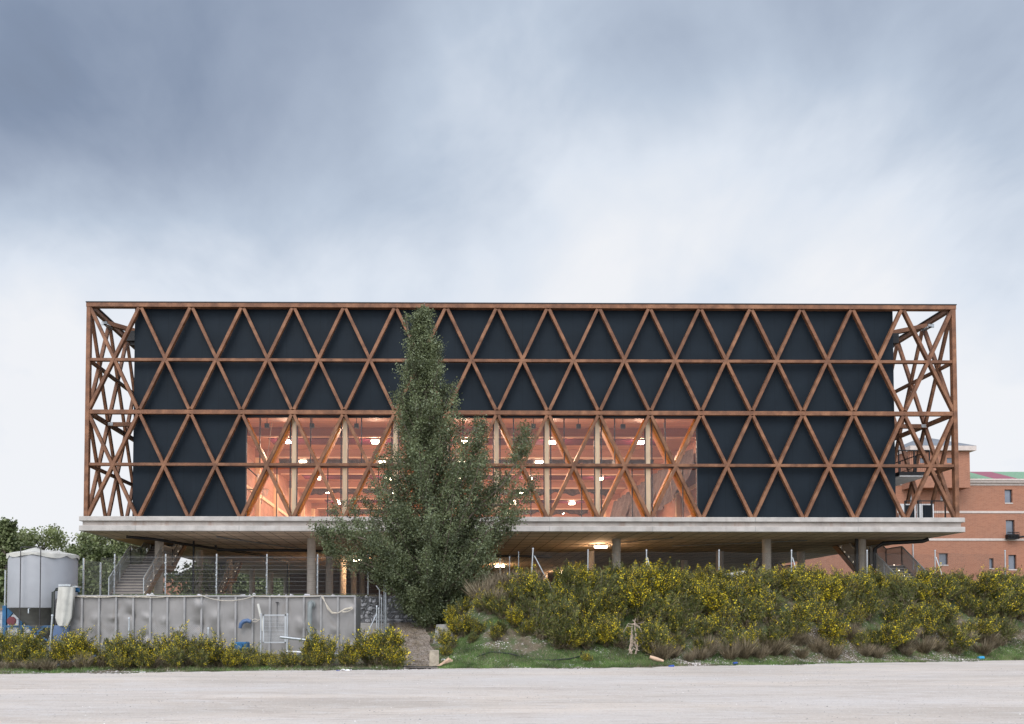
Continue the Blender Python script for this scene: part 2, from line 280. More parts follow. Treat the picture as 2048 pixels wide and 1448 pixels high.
# ------------------------------------------------------------------ helpers
def tag(o, label=None, cat=None, group=None, kind=None):
    if label: o['label'] = label
    if cat: o['category'] = cat
    if group: o['group'] = group
    if kind: o['kind'] = kind
    return o
def empty(name, loc, label, cat, group=None):
    o = bpy.data.objects.new(name, None); COL.objects.link(o); o.location = loc; o.empty_display_size = .3
    return tag(o, label, cat, group)
def link(name, me, mat, parent=None):
    o = bpy.data.objects.new(name, me); COL.objects.link(o)
    if mat is not None and not me.materials: me.materials.append(mat)
    if parent is not None:
        o.parent = parent
        base = parent
        off = Vector((0, 0, 0))
        while base is not None: off += base.location; base = base.parent
        o.location = -off
    return o
class MB:
    """collects shapes given in world coordinates into one mesh"""
    def __init__(s): s.v = []; s.f = []; s.sm = []
    def add(s, vs, fs, smooth=False):
        n = len(s.v); s.v += [tuple(p) for p in vs]; s.f += [tuple(i + n for i in f) for f in fs]; s.sm += [smooth] * len(fs); return s
    def box(s, x0, x1, y0, y1, z0, z1):
        return s.add([(x0, y0, z0), (x1, y0, z0), (x1, y1, z0), (x0, y1, z0), (x0, y0, z1), (x1, y0, z1), (x1, y1, z1), (x0, y1, z1)],
                     [(0, 3, 2, 1), (4, 5, 6, 7), (0, 1, 5, 4), (1, 2, 6, 5), (2, 3, 7, 6), (3, 0, 4, 7)])
    def beam(s, p0, p1, w, d, n=(0, 1, 0), ext=0):
        p0, p1, n = Vector(p0), Vector(p1), Vector(n); a = (p1 - p0).normalized(); p0 -= a * ext; p1 += a * ext
        n = (n - a * n.dot(a)).normalized(); b = a.cross(n).normalized()
        vs = [p + b * (w / 2 * i) + n * (d / 2 * j) for p in (p0, p1) for i, j in ((-1, -1), (1, -1), (1, 1), (-1, 1))]
        return s.add(vs, [(0, 1, 2, 3), (7, 6, 5, 4), (0, 4, 5, 1), (1, 5, 6, 2), (2, 6, 7, 3), (3, 7, 4, 0)])
    def tube(s, pts, r, k=8, cap=True):
        pts = [Vector(p) for p in pts]; rs = r if isinstance(r, (list, tuple)) else [r] * len(pts); vs = []; fs = []
        prev = None
        for i, p in enumerate(pts):
            a = (pts[min(i + 1, len(pts) - 1)] - pts[max(i - 1, 0)]).normalized()
            q = prev if prev is not None and abs(prev.dot(a)) < .95 else (Vector((0, 0, 1)) if abs(a.z) < .9 else Vector((1, 0, 0)))
            q = (q - a * q.dot(a)).normalized(); prev = q; w = a.cross(q)
            vs += [p + (q * math.cos(6.28319 * j / k) + w * math.sin(6.28319 * j / k)) * rs[i] for j in range(k)]
        for i in range(len(pts) - 1):
            for j in range(k): fs.append((i * k + j, i * k + (j + 1) % k, (i + 1) * k + (j + 1) % k, (i + 1) * k + j))
        s.add(vs, fs, k > 4)
        if cap and k > 3: s.add(vs[:k], [tuple(range(k))[::-1]]); s.add(vs[-k:], [tuple(range(k))])
        return s
    def lathe(s, c, prof, k=32, smooth=True):
        vs = [(c[0] + r * math.cos(6.28319 * j / k), c[1] + r * math.sin(6.28319 * j / k), c[2] + z) for r, z in prof for j in range(k)]
        fs = [(i * k + j, i * k + (j + 1) % k, (i + 1) * k + (j + 1) % k, (i + 1) * k + j) for i in range(len(prof) - 1) for j in range(k)]
        return s.add(vs, fs, smooth)
    def sheet(s, fn, nu, nv, smooth=True):
        vs = [fn(i / nu, j / nv) for j in range(nv + 1) for i in range(nu + 1)]
        fs = [(j * (nu + 1) + i, j * (nu + 1) + i + 1, (j + 1) * (nu + 1) + i + 1, (j + 1) * (nu + 1) + i) for j in range(nv) for i in range(nu)]
        return s.add(vs, fs, smooth)
    def mesh(s, name):
        me = bpy.data.meshes.new(name); me.from_pydata(s.v, [], s.f); me.polygons.foreach_set('use_smooth', s.sm); me.update(); return me
    def build(s, name, mat, parent=None, bevel=0):
        me = s.mesh(name); o = link(name, me, mat, parent)
        if bevel:
            b = o.modifiers.new('bevel', 'BEVEL'); b.width = bevel; b.segments = 1; b.limit_method = 'ANGLE'
        return o
def quads(name, P, U, V, mat=None, tri=False):
    """mesh of many small separate faces: centre P, half axes U and V (n,3 arrays)"""
    n = len(P); k = 3 if tri else 4
    co = np.empty((n, k, 3), np.float32)
    if tri: co[:, 0] = P - U; co[:, 1] = P + U; co[:, 2] = P + V * 2
    else: co[:, 0] = P - V; co[:, 1] = P + U * 1.0; co[:, 2] = P + V; co[:, 3] = P - U * 1.0
    me = bpy.data.meshes.new(name); me.vertices.add(n * k); me.vertices.foreach_set('co', co.ravel())
    me.loops.add(n * k); me.loops.foreach_set('vertex_index', np.arange(n * k, dtype=np.int32))
    me.polygons.add(n); me.polygons.foreach_set('loop_start', np.arange(0, n * k, k, dtype=np.int32)); me.polygons.foreach_set('loop_total', np.full(n, k, np.int32))
    me.update(); me.validate()
    if mat: me.materials.append(mat)
    return me
def unit(a): return a / (np.linalg.norm(a, axis=-1, keepdims=True) + 1e-9)
def rand_dir(n): return unit(rng.normal(size=(n, 3)))
def struct(o, label=None): o['kind'] = 'structure'; return o
def spoke_box(mb, *a): return mb.box(*a)

# ------------------------------------------------------------------ ground
def sst(x): x = min(1, max(0, x)); return x * x * (3 - 2 * x)
def Ye(x): return float(np.interp(x, [-60, -22, -14, -7, 0, 5, 12, 24, 40, 90], [24.5, 26, 26.8, 28.6, 30.2, 30.6, 33.0, 37.2, 42, 56]))
def Yc(x): return max(39.0, Ye(x) + 4.6)
def pathx(y): return float(np.interp(y, [31, 42], [-.62, -1.4]))
def ground_z(x, y):
    e = Ye(x)
    if y <= e: return 0.0
    zl = .03 + .3 * sst((y - e) / 8)
    if x < -16.2 and y > 40.7: zl = 2.3 if y < 60 else 3.05
    zp = 1.62 * min(1, max(0, (y - 31.2) / 10.8))
    zr = .12 * sst((y - e) / 1.0) + 2.95 * sst((y - e - .7) / (Yc(x) - e - .7)) ** .85
    px = pathx(y)
    wl = sst((px - .75 - x) / .9); wr = sst((x - px - .8) / 2.6)
    z = zp * (1 - wl) * (1 - wr) + zl * wl + zr * wr
    if y > 42.35 and x > -16.2: z = 3.05 if x < px + 1.9 else max(z, min(3.05, z + (y - 42.35) * 3))
    return z
def wob(x, y): return .035 * math.sin(x * 2.1 + y) * math.sin(y * 1.7 - x * .6) + .02 * math.sin(x * 6.3) * math.cos(y * 5.1)
xs = [-1500, -600, -250, -120, -60, -40] + list(np.arange(-30, -16.4, .6)) + [-16.25, -16.15] + list(np.arange(-15.9, 30, .3)) + [32, 35, 38, 42, 50, 70, 110, 200, 500, 1500]
ys = [-1500, -400, -100, -30, 0, 10, 20] + list(np.arange(24, 42.3, .3)) + [42.3, 42.4, 42.7, 43.5, 45, 48, 55, 60, 60.5, 75, 100, 150, 300, 700, 1500]
vs = [(x, y, ground_z(x, y) + (wob(x, y) if y > Ye(x) + .2 and y < 42.3 else 0)) for y in ys for x in xs]
nx = len(xs)
mb = MB(); mb.add(vs, [(j * nx + i, j * nx + i + 1, (j + 1) * nx + i + 1, (j + 1) * nx + i) for j in range(len(ys) - 1) for i in range(nx - 1)], True)
M['soil'] = mat('bank_soil', (.135, .11, .075), .95, var=.25, scale=2.5, bump=.6, bscale=12, detail=8)
mixin(M['soil'], noise_fac(M['soil'], 1.0, .42, .55, amount=.85, detail=6), (.065, .10, .035))
mixin(M['soil'], noise_fac(M['soil'], 9.0, .6, .66, amount=.75, detail=3), (.38, .34, .31))
struct(mb.build('ground', M['soil']))

M['road'] = mat('pale_gravel', (.60, .53, .465), .95, var=.15, scale=.5, bump=.9, bscale=45, stretch=(.3, 1, 1), detail=10)
mixin(M['road'], noise_fac(M['road'], .33, .44, .66, (.25, 1, 1), detail=8, amount=.75, dist=.6), (.64, .60, .57))
mixin(M['road'], noise_fac(M['road'], .9, .56, .72, (.12, 1.3, 1), detail=8, amount=.55, dist=.4), (.44,.37,.32))
mixin(M['road'], noise_fac(M['road'], 2.2, .52, .70, (.5, 1.2, 1), detail=9, amount=.55, dist=.8), (.68, .65, .63))
mixin(M['road'], noise_fac(M['road'], 3.1, .56, .70, (.35, 1.4, 1), detail=10, amount=.55, dist=.5), (.42, .345, .295))
mixin(M['road'], noise_fac(M['road'], 22, .62, .68, detail=3, amount=.6), (.30, .26, .24))
mixin(M['road'], noise_fac(M['road'], 17, .63, .68, detail=3, amount=.7), (.74, .71, .69))
def road_edge(x): return Ye(x) + .42 * math.sin(x * .8) + .30 * math.sin(x * 2.1 + 1) + .16 * math.sin(x * 7.1) + .06 * math.sin(x * 15.7 + 2) - .12
xr = [-1500, -300, -80, -60, -45] + list(np.arange(-32, 34, .15)) + [36, 40, 50, 70, 90, 300, 1500]
mb = MB(); rows = [-1500, -100, 0, 10, 15, 20, 23.5]
vs = [(x, y, .012 + (.012 * math.sin(x * .5) * math.sin(y * .9) + .012 if 10 <= y < 24 else 0)) for y in rows for x in xr] + [(x, road_edge(x), .02) for x in xr]
nx = len(xr); mb.add(vs, [(j * nx + i, j * nx + i + 1, (j + 1) * nx + i + 1, (j + 1) * nx + i) for j in range(len(rows)) for i in range(nx - 1)], True)
struct(mb.build('gravel_road', M['road']))

M['path'] = mat('trodden_concrete_path', (.35, .30, .26), .95, var=.14, scale=2, bump=.3, bscale=20, detail=7)
mixin(M['path'], noise_fac(M['path'], 2.0, .5, .62, (1, 2, 1), amount=.45, detail=6), (.22, .15, .11))
def path_pt(a, b):
    y = 30.2 + b * 12.05; w = .62 + .14 * b + .06 * math.sin(b * 23) * (1 if a > .5 else -1)
    x = pathx(max(31, y)) + (a * 2 - 1) * w
    return (x, y, max(ground_z(pathx(y), y), .0) + .045 + .004 * math.sin(b * 40))
struct(MB().sheet(path_pt, 6, 60).build('path', M['path']))

M['bounce_paving'] = mat('pale_bounce_paving', (.40, .375, .345), .9, var=.12, scale=1.5, bump=.2, detail=6)
struct(MB().box(-15.6, 40, 43.3, 108, 3.0, 3.062).build('added_bounce_paving', M['bounce_paving']))  # unseen pale sheet, added to bounce light up onto the soffit
# ------------------------------------------------------------------ sports pavilion
X0, X1, YF, Z0, LH, BAY = -20.525, 30.475, 49.657, 7.822, 3.089, 3.0
YB = YF + 51; TW = .185; TD = .30
ZL = [Z0 + LH * i for i in range(5)]; ZT = ZL[4] + .33
pav = empty('sports_pavilion', (5, YF, 3.05), 'wide dark sports pavilion wrapped in a crossing red timber lattice, raised on round concrete columns', 'building')
# floor slab with its two lips and recessed band
SX0, SX1, SY0, SY1 = X0 - .27, X1 + .27, YF - .28, YB + .28
def rect_ring(mb, ins, z0, z1): mb.box(SX0 + ins, SX1 - ins, SY0 + ins, SY1 - ins, z0, z1)
mb = MB(); rect_ring(mb, 0, Z0 - .27, Z0); slab = mb.build('floor_slab', M['concrete'], pav, .02)
mb = MB(); rect_ring(mb, 0, 6.97, 7.28); mb.build('lower_lip', M['concrete'], slab, .02)
mb = MB(); rect_ring(mb, .16, 7.28, Z0 - .27); mb.build('recess_band', M['concrete_recess'], slab)
mb = MB(); mb.box(SX0 + .3, SX1 - .3, SY0 + .3, SY1 - .3, 6.962, 6.99); mb.build('soffit', M['soffit'], slab)
for x0, x1 in ((SX0 + .35, -17.4), (27.4, SX1 - .35)):
    MB().box(x0, x1, 53.9, 58.5, 6.93, 6.958).build('soffit_panel', M['tan_board'], slab)
# construction joints on the fascia, drawn as thin grooves stood proud by a sealant bead
for x in np.arange(X0 + 3, X1, 6.0):
    for z0, z1 in ((6.99, 7.27), (Z0 - .26, Z0 - .01)): MB().box(x - .011, x + .011, SY0 - .004, SY0 + .02, z0, z1).build('joint', M['pipe'], slab)

# inner volume: cladding
CY = 50.14; CX0, CX1 = WX(267, CY, 850), WX(1789, CY, 850)
CYB = YB - 2.6; WX0, WX1 = WX(491, CY, 930), WX(1395.5, CY, 930); WZ1 = 13.86
mb = MB(); mb.box(CX0, CX1, CY, CY + .25, WZ1, ZT - .03); mb.build('cladding_panel', M['cladding'], pav)
mb = MB(); mb.box(CX0, WX0, CY, CY + .25, Z0, WZ1); mb.build('cladding_panel', M['cladding'], pav)
mb = MB(); mb.box(WX1, CX1, CY, CY + .25, Z0, WZ1); mb.build('cladding_panel', M['cladding'], pav)
for x in (CX0, CX1 - .25): MB().box(x, x + .25, CY + .25, CYB, Z0, ZT - .03).build('cladding_panel', M['cladding'], pav)
MB().box(CX0 + .25, CX1 - .25, CYB - .25, CYB, Z0, ZT - .03).build('cladding_panel', M['cladding'], pav)
MB().box(CX0 + .25, CX1 - .25, CY + .25, CYB - .25, ZT - .4, ZT - .1).build('roof', M['steel_grey'], pav)

# lattice
def brace(p0, p1, n): return MB().beam(p0, p1, TW, TD, n)
YL = YF + TD / 2
for i in range(17):
    for lo in (0, 2):
        za, zb = ZL[lo] + (.02 if lo == 0 else .16), ZL[lo + 2] - (.15 if lo == 0 else .0)
        xa, xb = X0 + i * BAY, X0 + (i + 1) * BAY
        j = random.uniform(-.012, .012)
        e0 = .07
        MB().beam((xa + e0, YL + j, za), (xb - e0, YL + j, zb), TW, TD - .02).build('diagonal_brace', M['timber'], pav, .012)
        MB().beam((xb - e0, YL + .006 + j, za), (xa + e0, YL + .006 + j, zb), TW, TD - .05).build('diagonal_brace', M['timber'], pav, .012)
for lv, h in ((1, .175), (2, .25), (3, .175)):
    MB().box(X0 + .12, X1 - .12, YF + .02, YF + TD - .04, ZL[lv] - h / 2, ZL[lv] + h / 2).build('horizontal_beam', M['timber'], pav, .012)
MB().box(X0 - .14, X1 + .14, YF - .03, YF + TD + .05, ZL[4] + .02, ZT - .06).build('horizontal_beam', M['timber'], pav, .012)
for x in (X0, X1): MB().box(x - .12, x + .12, YF - .015, YF + .3, Z0, ZL[4] + .02).build('corner_post', M['timber'], pav, .012)
cap = MB().box(X0 - .16, X1 + .16, YF - .05, YF + .35, ZT - .06, ZT).box(X0 - .16, X0 + .2, YF + .35, YB, ZT - .06, ZT).box(X1 - .2, X1 + .16, YF + .35, YB, ZT - .06, ZT)
cap.build('parapet_cap', M['black_metal'], pav)
rest = MB()
for sx, n in ((X0, (1, 0, 0)), (X1, (1, 0, 0))):
    for i in range(17):
        ya, yb = YF + .2 + i * 2.98, YF + .2 + (i + 1) * 2.98
        for lo in (0, 2):
            za, zb = ZL[lo] + (.02 if lo == 0 else .16), ZL[lo + 2] - (.15 if lo == 0 else 0)
            for (p, q, dd) in (((sx, ya + .07, za), (sx, yb - .07, zb), 0), ((sx + .006, yb - .07, za), (sx + .006, ya + .07, zb), .03)):
                if i < 3: MB().beam(p, q, TW, .21 - dd, n).build('diagonal_brace', M['timber'], pav, .012)
                else: rest.beam(p, q, TW, .21 - dd, n)
    for lv, h in ((1, .175), (2, .25), (3, .175)):
        MB().box(sx - .10, sx + .10, YF + .33, YB, ZL[lv] - h / 2, ZL[lv] + h / 2).build('side_beam', M['timber'], pav)
    MB().box(sx - .12, sx + .12, YF + .4, YB, ZL[4] + .02, ZT - .065).build('side_beam', M['timber'], pav)
rest.build('far_diagonal_braces', M['timber'], pav)['kind'] = 'stuff'
# short struts tying the lattice back to the volume, with their steel plates
for s, sx, cx in ((1, X0, CX0), (-1, X1, CX1)):
    zt = ZL[4] - .06
    st = MB().beam((sx + s * .1, YF + 2.5, zt), (cx, YF + 5.4, zt), .24, .26, (0, 0, 1)).build('strut', M['timber'], pav)
    MB().box(min(sx - s * .15, sx + s * .2), max(sx - s * .15, sx + s * .2), YF + 2.25, YF + 2.32, zt - .2, zt + .02).box(min(sx, sx + s * .3), max(sx, sx + s * .3), YF + 2.25, YF + 2.9, zt - .2, zt - .14).build('steel_plate', M['galv'], st)
    zt = ZL[2] - .08
    st = MB().box(min(sx, cx) + .16, max(sx, cx), YF + 2.8, YF + 3.04, zt - .13, zt + .12).build('strut', M['timber'], pav)
    xk = sx + s * .45
    MB().box(min(xk - s * .3, xk), max(xk - s * .3, xk), YF + 2.76, YF + 2.79, zt - .1, zt + .09).build('steel_plate', M['galv'], st)
    bx = cx - s * .42
    MB().box(bx - .38, bx + .38, YF + 1.3, YF + 2.2, ZL[4] - 1.55, ZL[4] - .95).box(bx - .2, bx + .2, YF + 1.5, YF + 2.0, ZL[4] - 1.75, ZL[4] - 1.55).build('fan_box', M['black_metal'], pav)

# glazing
gz = MB()
win = MB().box(WX0, WX1, CY + .02, CY + .09, Z0, Z0 + .07).box(WX0, WX1, CY + .02, CY + .09, WZ1 - .08, WZ1).box(WX0, WX0 + .07, CY + .02, CY + .09, Z0 + .07, WZ1 - .08).box(WX1 - .07, WX1, CY + .02, CY + .09, Z0 + .07, WZ1 - .08).box(WX0 + .07, WX1 - .07, CY + .02, CY + .09, ZL[1] - .10, ZL[1] + .10).build('window_frame', M['dark_frame'], pav)
posts = [X0 + BAY * b for b in range(4, 12)]
edges = [WX0] + posts + [WX1]
for x in posts:
    for s in (-.20, .20): MB().box(x + s - .035, x + s + .035, CY + .025, CY + .085, Z0 + .07, WZ1 - .08).build('mullion', M['dark_frame'], win)
    MB().box(x - .13, x + .13, CY + .12, CY + .5, Z0, 14.15).build('inner_post', M['pale_timber'], pav, .01)
for k in range(9):
    xa = X0 + BAY * (k + 3)
    for xm, z0, z1 in ((xa + 1.0, ZL[1] + .1, WZ1 - .08), (xa + 2.02, Z0 + .07, ZL[1] - .1)):
        MB().box(xm - .03, xm + .03, CY + .025, CY + .085, z0, z1).build('mullion', M['dark_frame'], win)
    a = max(xa, WX0 + .07); b = min(xa + BAY, WX1 - .07)
    for z0, z1 in ((Z0 + .07, ZL[1] - .1), (ZL[1] + .1, WZ1 - .08)):
        MB().add([(a, CY + .055, z0), (b, CY + .055, z0), (b, CY + .055, z1), (a, CY + .055, z1)], [(0, 1, 2, 3)]).build('pane', M['glass'], win)
    # inner diagonals behind the glass carry the lattice load through the opening
    for sgn in (0, 1):
        p, q = ((xa + .07, 0, ZL[0] + .05), (xa + 3 - .07, 0, ZL[2] - .2)) if sgn == 0 else ((xa + 3 - .07, 0, ZL[0] + .05), (xa + .07, 0, ZL[2] - .2))
        yy = CY + .52; p = (p[0], yy, p[2]); q = (q[0], yy, q[2])
        MB().beam(p, q, .17, .62 - sgn * .01).build('inner_brace', M['lamplit_timber'], pav)

# hall behind the glazing
HX0, HX1, HY0, HY1, HC = -13.2, 17.6, CY + .26, 98.0, 14.2
MB().box(HX0, HX1, HY0 - .02, HY1, Z0 - .01, Z0 + .03).build('hall_floor', M['hall_floor'], pav)
MB().box(HX0 - .2, HX1 + .2, HY0, HY1, HC, HC + .3).build('hall_ceiling', M['hall_wood'], pav)
MB().box(HX0 - .2, HX0, HY0, HY1, Z0, HC).build('hall_wall', M['hall_wall'], pav)
MB().box(HX1, HX1 + .2, HY0, HY1, Z0, HC).build('hall_wall', M['hall_wall'], pav)
MB().box(HX0, HX1, HY1, HY1 + .2, Z0, HC).build('hall_wall', M['hall_wall'], pav)
MB().box(HX0 - .2, WX0, HY0 - .01, HY0 + .1, Z0, HC).box(WX1, HX1 + .2, HY0 - .01, HY0 + .1, Z0, HC).build('hall_wall', M['hall_wall'], pav)
zg = 13.62
for k in range(7):
    y = 54.5 + k * 6.85
    gd = MB().box(HX0 + .0, HX1 - .0, y, y + .45, zg, HC).build('ceiling_girder', M['hall_girder'], pav)
    MB().box(HX0 + .6, HX1 - 1.0, y - .05, y + .02, zg - .05, zg + .03).build('flange', M['lit_flange'], gd)
    if k % 2 == 0:
        MB().box(HX0 + 2.2, HX1 - 2.8, y + .46, y + 2.3, zg - .045, zg + .25).build('acoustic_panel', M['burgundy'], gd)
    else:
        def cur(a, b, y=y): return (HX0 + 1.6 + a * (HX1 - HX0 - 3.4), y + .5 + .25 * math.sin(b * 3.1) + .05 * math.sin(a * 240), zg - .02 - .45 * b * (1 + .25 * math.sin(a * 60) + .15 * math.sin(a * 170)))
        MB().sheet(cur, 400, 6).build('rolled_curtain', M['curtain'], gd)
for k in range(6):
    for s, x in ((1, HX0), (-1, HX1)):
        y = 54.6 + k * 6.85
        MB().box(min(x, x + s * .32), max(x, x + s * .32), y, y + .3, Z0 + .03, zg).build('hall_post', M['pale_timber'], pav)
for s, x in ((1, HX0), (-1, HX1)):
    for zr in (8.9, 10.9): MB().box(min(x, x + s * .1), max(x, x + s * .1), HY0 + .2, HY1, zr, zr + .25).build('wall_rail', M['pale_timber'], pav)
for a, b in ((-3, 8),):
    MB().box(HX0 + 1, HX1 - 1, HY1 - .9, HY1 - .02, 12.1, 12.6).build('gallery_front', M['seat_dark'], pav)
# grey cloth hung in folds along the right wall
def drape(a, b):
    y = 56 + a * 26; dip = abs(math.sin(a * 9.4)) ** .6
    return (HX1 - .7 - 1.1 * b * dip + .12 * math.sin(a * 90), y, 13.3 - b * (1.2 + 2.4 * dip))
MB().sheet(drape, 160, 14).build('hall_curtain', M['curtain'], pav)

# columns below the slab
colx = [-17.5, -7.95, 1.6, 11.25, 20.75, 26.75]
for k in range(6):
    y = 53.6 + 8.95 * k
    for x in colx:
        MB().lathe((x, y, 3.05), [(.27, 0), (.27, 3.91)], 28).build('column', M['column'], pav)
# drain pipes on the soffit
MB().tube([(-18.6, 50.9, 6.78), (-17.2, 51.6, 6.72), (-16.2, 54.0, 6.66), (-12.5, 60, 6.45), (-11.6, 66, 6.35), (-11.6, 66, 3.1)], .085).build('drain_pipe', M['black_metal'], pav)
MB().tube([(-14.6, 56.0, 6.75), (-14.5, 56.0, 6.45), (-8.2, 56.2, 6.42), (-6.9, 58.2, 6.4), (8, 60, 6.35)], .09).build('drain_pipe', M['black_metal'], pav)
MB().tube([(30.2, 52.2, 6.84), (29.9, 52.3, 6.72), (27.6, 52.6, 6.62), (27.25, 52.9, 6.3), (27.2, 53.1, 3.05)], .12).build('drain_pipe', M['black_metal'], pav)
MB().tube([(26.25, 53.2, 6.95), (26.25, 53.2, 3.05)], .11).build('drain_pipe', M['black_metal'], pav)
MB().tube([(-15.8, 55.2, 6.95), (-15.8, 55.2, 3.05)], .07).build('drain_pipe', M['black_metal'], pav)
MB().tube([(-13.5, 52, 6.9), (-3.5, 74, 6.88)], .045).tube([(10.2, 57.6, 6.92), (14.5, 52.4, 6.92)], .03).tube([(16, 58, 6.92), (23.5, 54, 6.92)], .03).build('conduit', M['steel_grey'], pav)

# stairs: two on each side, climbing away from the road in two flights
def staircase(sg, yfoot):
    """sg +1 left side, -1 right side (mirrored about x = 5)"""
    mx_ = lambda x: x if sg > 0 else 10 - x
    xa, xb = -19.3, -17.3
    root = None
    f1n, f2n = 12, 13; rise = (Z0 - 3.05 - .1) / (f1n + f2n); run = .285
    zl_ = 3.05 + rise * f1n; yl = yfoot + run * f1n; yl2 = yl + 1.9
    st = MB()
    for i in range(f1n): st.box(min(mx_(xa), mx_(xb)), max(mx_(xa), mx_(xb)), yfoot + run * i, yfoot + run * (i + 1), 3.05 + rise * i - (.2 if i else 0), 3.05 + rise * (i + 1))
    st.box(min(mx_(xa), mx_(xb)), max(mx_(xa), mx_(xb)), yl, yl2, zl_ - .25, zl_)
    for i in range(f2n): st.box(min(mx_(xa), mx_(xb)), max(mx_(xa), mx_(xb)), yl2 + run * i, yl2 + run * (i + 1), zl_ + rise * i - .2, zl_ + rise * (i + 1))
    root = st.build('staircase', M['stair'], pav)
    y3 = yl2 + run * f2n; z3 = zl_ + rise * f2n
    td = MB()
    for i in range(f1n): td.box(min(mx_(xa), mx_(xb)) + .02, max(mx_(xa), mx_(xb)) - .02, yfoot + run * i - .035, yfoot + run * i - .003, 3.05 + rise * (i + 1) - .045, 3.05 + rise * (i + 1) + .004)
    for i in range(f2n): td.box(min(mx_(xa), mx_(xb)) + .02, max(mx_(xa), mx_(xb)) - .02, yl2 + run * i - .035, yl2 + run * i - .003, zl_ + rise * (i + 1) - .045, zl_ + rise * (i + 1) + .004)
    td.build('step_nosing', M['column'], root)['kind'] = 'stuff'
    w = MB()
    for x in (xa - .06, xb + .06):
        x = mx_(x)
        for (ya, za, yb2, zb) in ((yfoot, 3.0, yl, zl_ - .08), (yl, zl_ - .1, yl2, zl_ - .1), (yl2, zl_ - .1, y3, z3 - .08)):
            w.beam((x, ya, za - .02), (x, yb2, zb - .02), .36, .07, (1, 0, 0))
    w.beam((mx_(-18.3), yfoot + .1, 2.78), (mx_(-18.3), yl, zl_ - .38), .05, 1.9, (1, 0, 0)); w.beam((mx_(-18.3), yl2, zl_ - .38), (mx_(-18.3), y3, z3 - .38), .05, 1.9, (1, 0, 0)); w.beam((mx_(-18.3), yl, zl_ - .36), (mx_(-18.3), yl2, zl_ - .36), .05, 1.9, (1, 0, 0))
    w.build('stringer', M['stair_wood'], root)
    for x in (xa - .02, xb + .02):
        x = mx_(x); pts = [(x, yfoot, 3.05), (x, yl, zl_), (x, yl2, zl_), (x, y3, z3)]
        r = MB(); p = MB(); h = 1.22
        for a, b in zip(pts, pts[1:]):
            r.beam((a[0], a[1], a[2] + h), (b[0], b[1], b[2] + h), .07, .06, (1, 0, 0))
            r.tube([(a[0] + .05, a[1], a[2] + .85), (b[0] + .05, b[1], b[2] + .85)], .02, 6)
            p.add([(a[0], a[1], a[2] + .1), (b[0], b[1], b[2] + .1), (b[0], b[1], b[2] + h - .03), (a[0], a[1], a[2] + h - .03)], [(0, 1, 2, 3)])
            n = max(1, round((b[1] - a[1]) / 1.7))
            for i in range(n + 1):
                y = a[1] + (b[1] - a[1]) * i / n; z = a[2] + (b[2] - a[2]) * i / n; r.box(x - .025, x + .025, y - .025, y + .025, z - .2, z + h)
        rr = r.build('railing', M['galv'], root); p.build('railing_panel', M['perforated'], rr)
    for i in range(0, f1n + f2n, 2):
        z = 3.05 + rise * i + .14; y = yfoot + run * i + (1.9 if i > f1n else 0) - .02
        for x in (xb - .12, xa + .5)[:(2 if sg < 0 else 1)] if True else ():
            MB().lathe((mx_(x), y - .012, z - rise * .5), [(0, -.028), (.02, -.018), (.026, 0), (.02, .018), (0, .028)], 8).build('step_light', M['led'], root)
for sg in (1, -1):
    for yf in (50.2, 67.0): staircase(sg, yf)

# right gallery inside the lattice cage: floor plates, railings, glazed doors
dk = MB().box(27.75, 29.6, YF + 1.2, YF + 9, ZL[1] - .34, ZL[1] - .14).build('balcony_floor', M['black_metal'], pav)
MB().box(27.78, 29.5, YF + 1.25, YF + 8.9, ZL[1] - .42, ZL[1] - .345).build('balcony_soffit', M['white_paint'], dk)
def black_rail(x0, x1, y, z, hgt, parent):
    r = MB(); r.beam((x0, y, z + hgt), (x1, y, z + hgt), .06, .05)
    n = round((x1 - x0) / .9)
    for i in range(n + 1): r.box(x0 + (x1 - x0) * i / n - .03, x0 + (x1 - x0) * i / n + .03, y - .03, y + .03, z, z + hgt)
    for i in range(int((x1 - x0) / .11)): r.box(x0 + i * .11 - .004, x0 + i * .11 + .004, y - .004, y + .004, z + .05, z + hgt)
    return r.build('railing', M['black_metal'], parent)
black_rail(27.75, 29.6, YF + 1.25, ZL[1] - .14, 1.3, dk)
MB().beam((29.55, YF + 1.3, ZL[1] + 1.1), (29.55, YF + 9, ZL[1] + 1.1), .05, .05, (1, 0, 0)).beam((29.55, YF + 1.3, ZL[1] + .4), (29.55, YF + 9, ZL[1] + .4), .03, .03, (1, 0, 0)).box(29.52, 29.58, YF + 2.6, YF + 2.66, ZL[1], ZL[1] + 1.1).box(29.52, 29.58, YF + 4.4, YF + 4.46, ZL[1], ZL[1] + 1.1).build('railing', M['black_metal'], dk)
black_rail(27.8, 30.2, YF + .75, Z0, 1.12, pav)
for xa in (28.15, 29.25):
    ds = MB().box(xa, xa + .32, YF + 2.0, YF + 2.1, Z0, Z0 + 1.12).box(xa + .92, xa + 1.0, YF + 2.0, YF + 2.1, Z0, Z0 + 1.12).box(xa + .32, xa + .92, YF + 2.0, YF + 2.1, Z0 + 1.05, Z0 + 1.12).build('gallery_door', M['white_paint'], pav)
    MB().box(xa + .32, xa + .92, YF + 2.02, YF + 2.06, Z0 + .02, Z0 + 1.05).build('door_panel', M['blue'] if False else M['cladding'], ds)

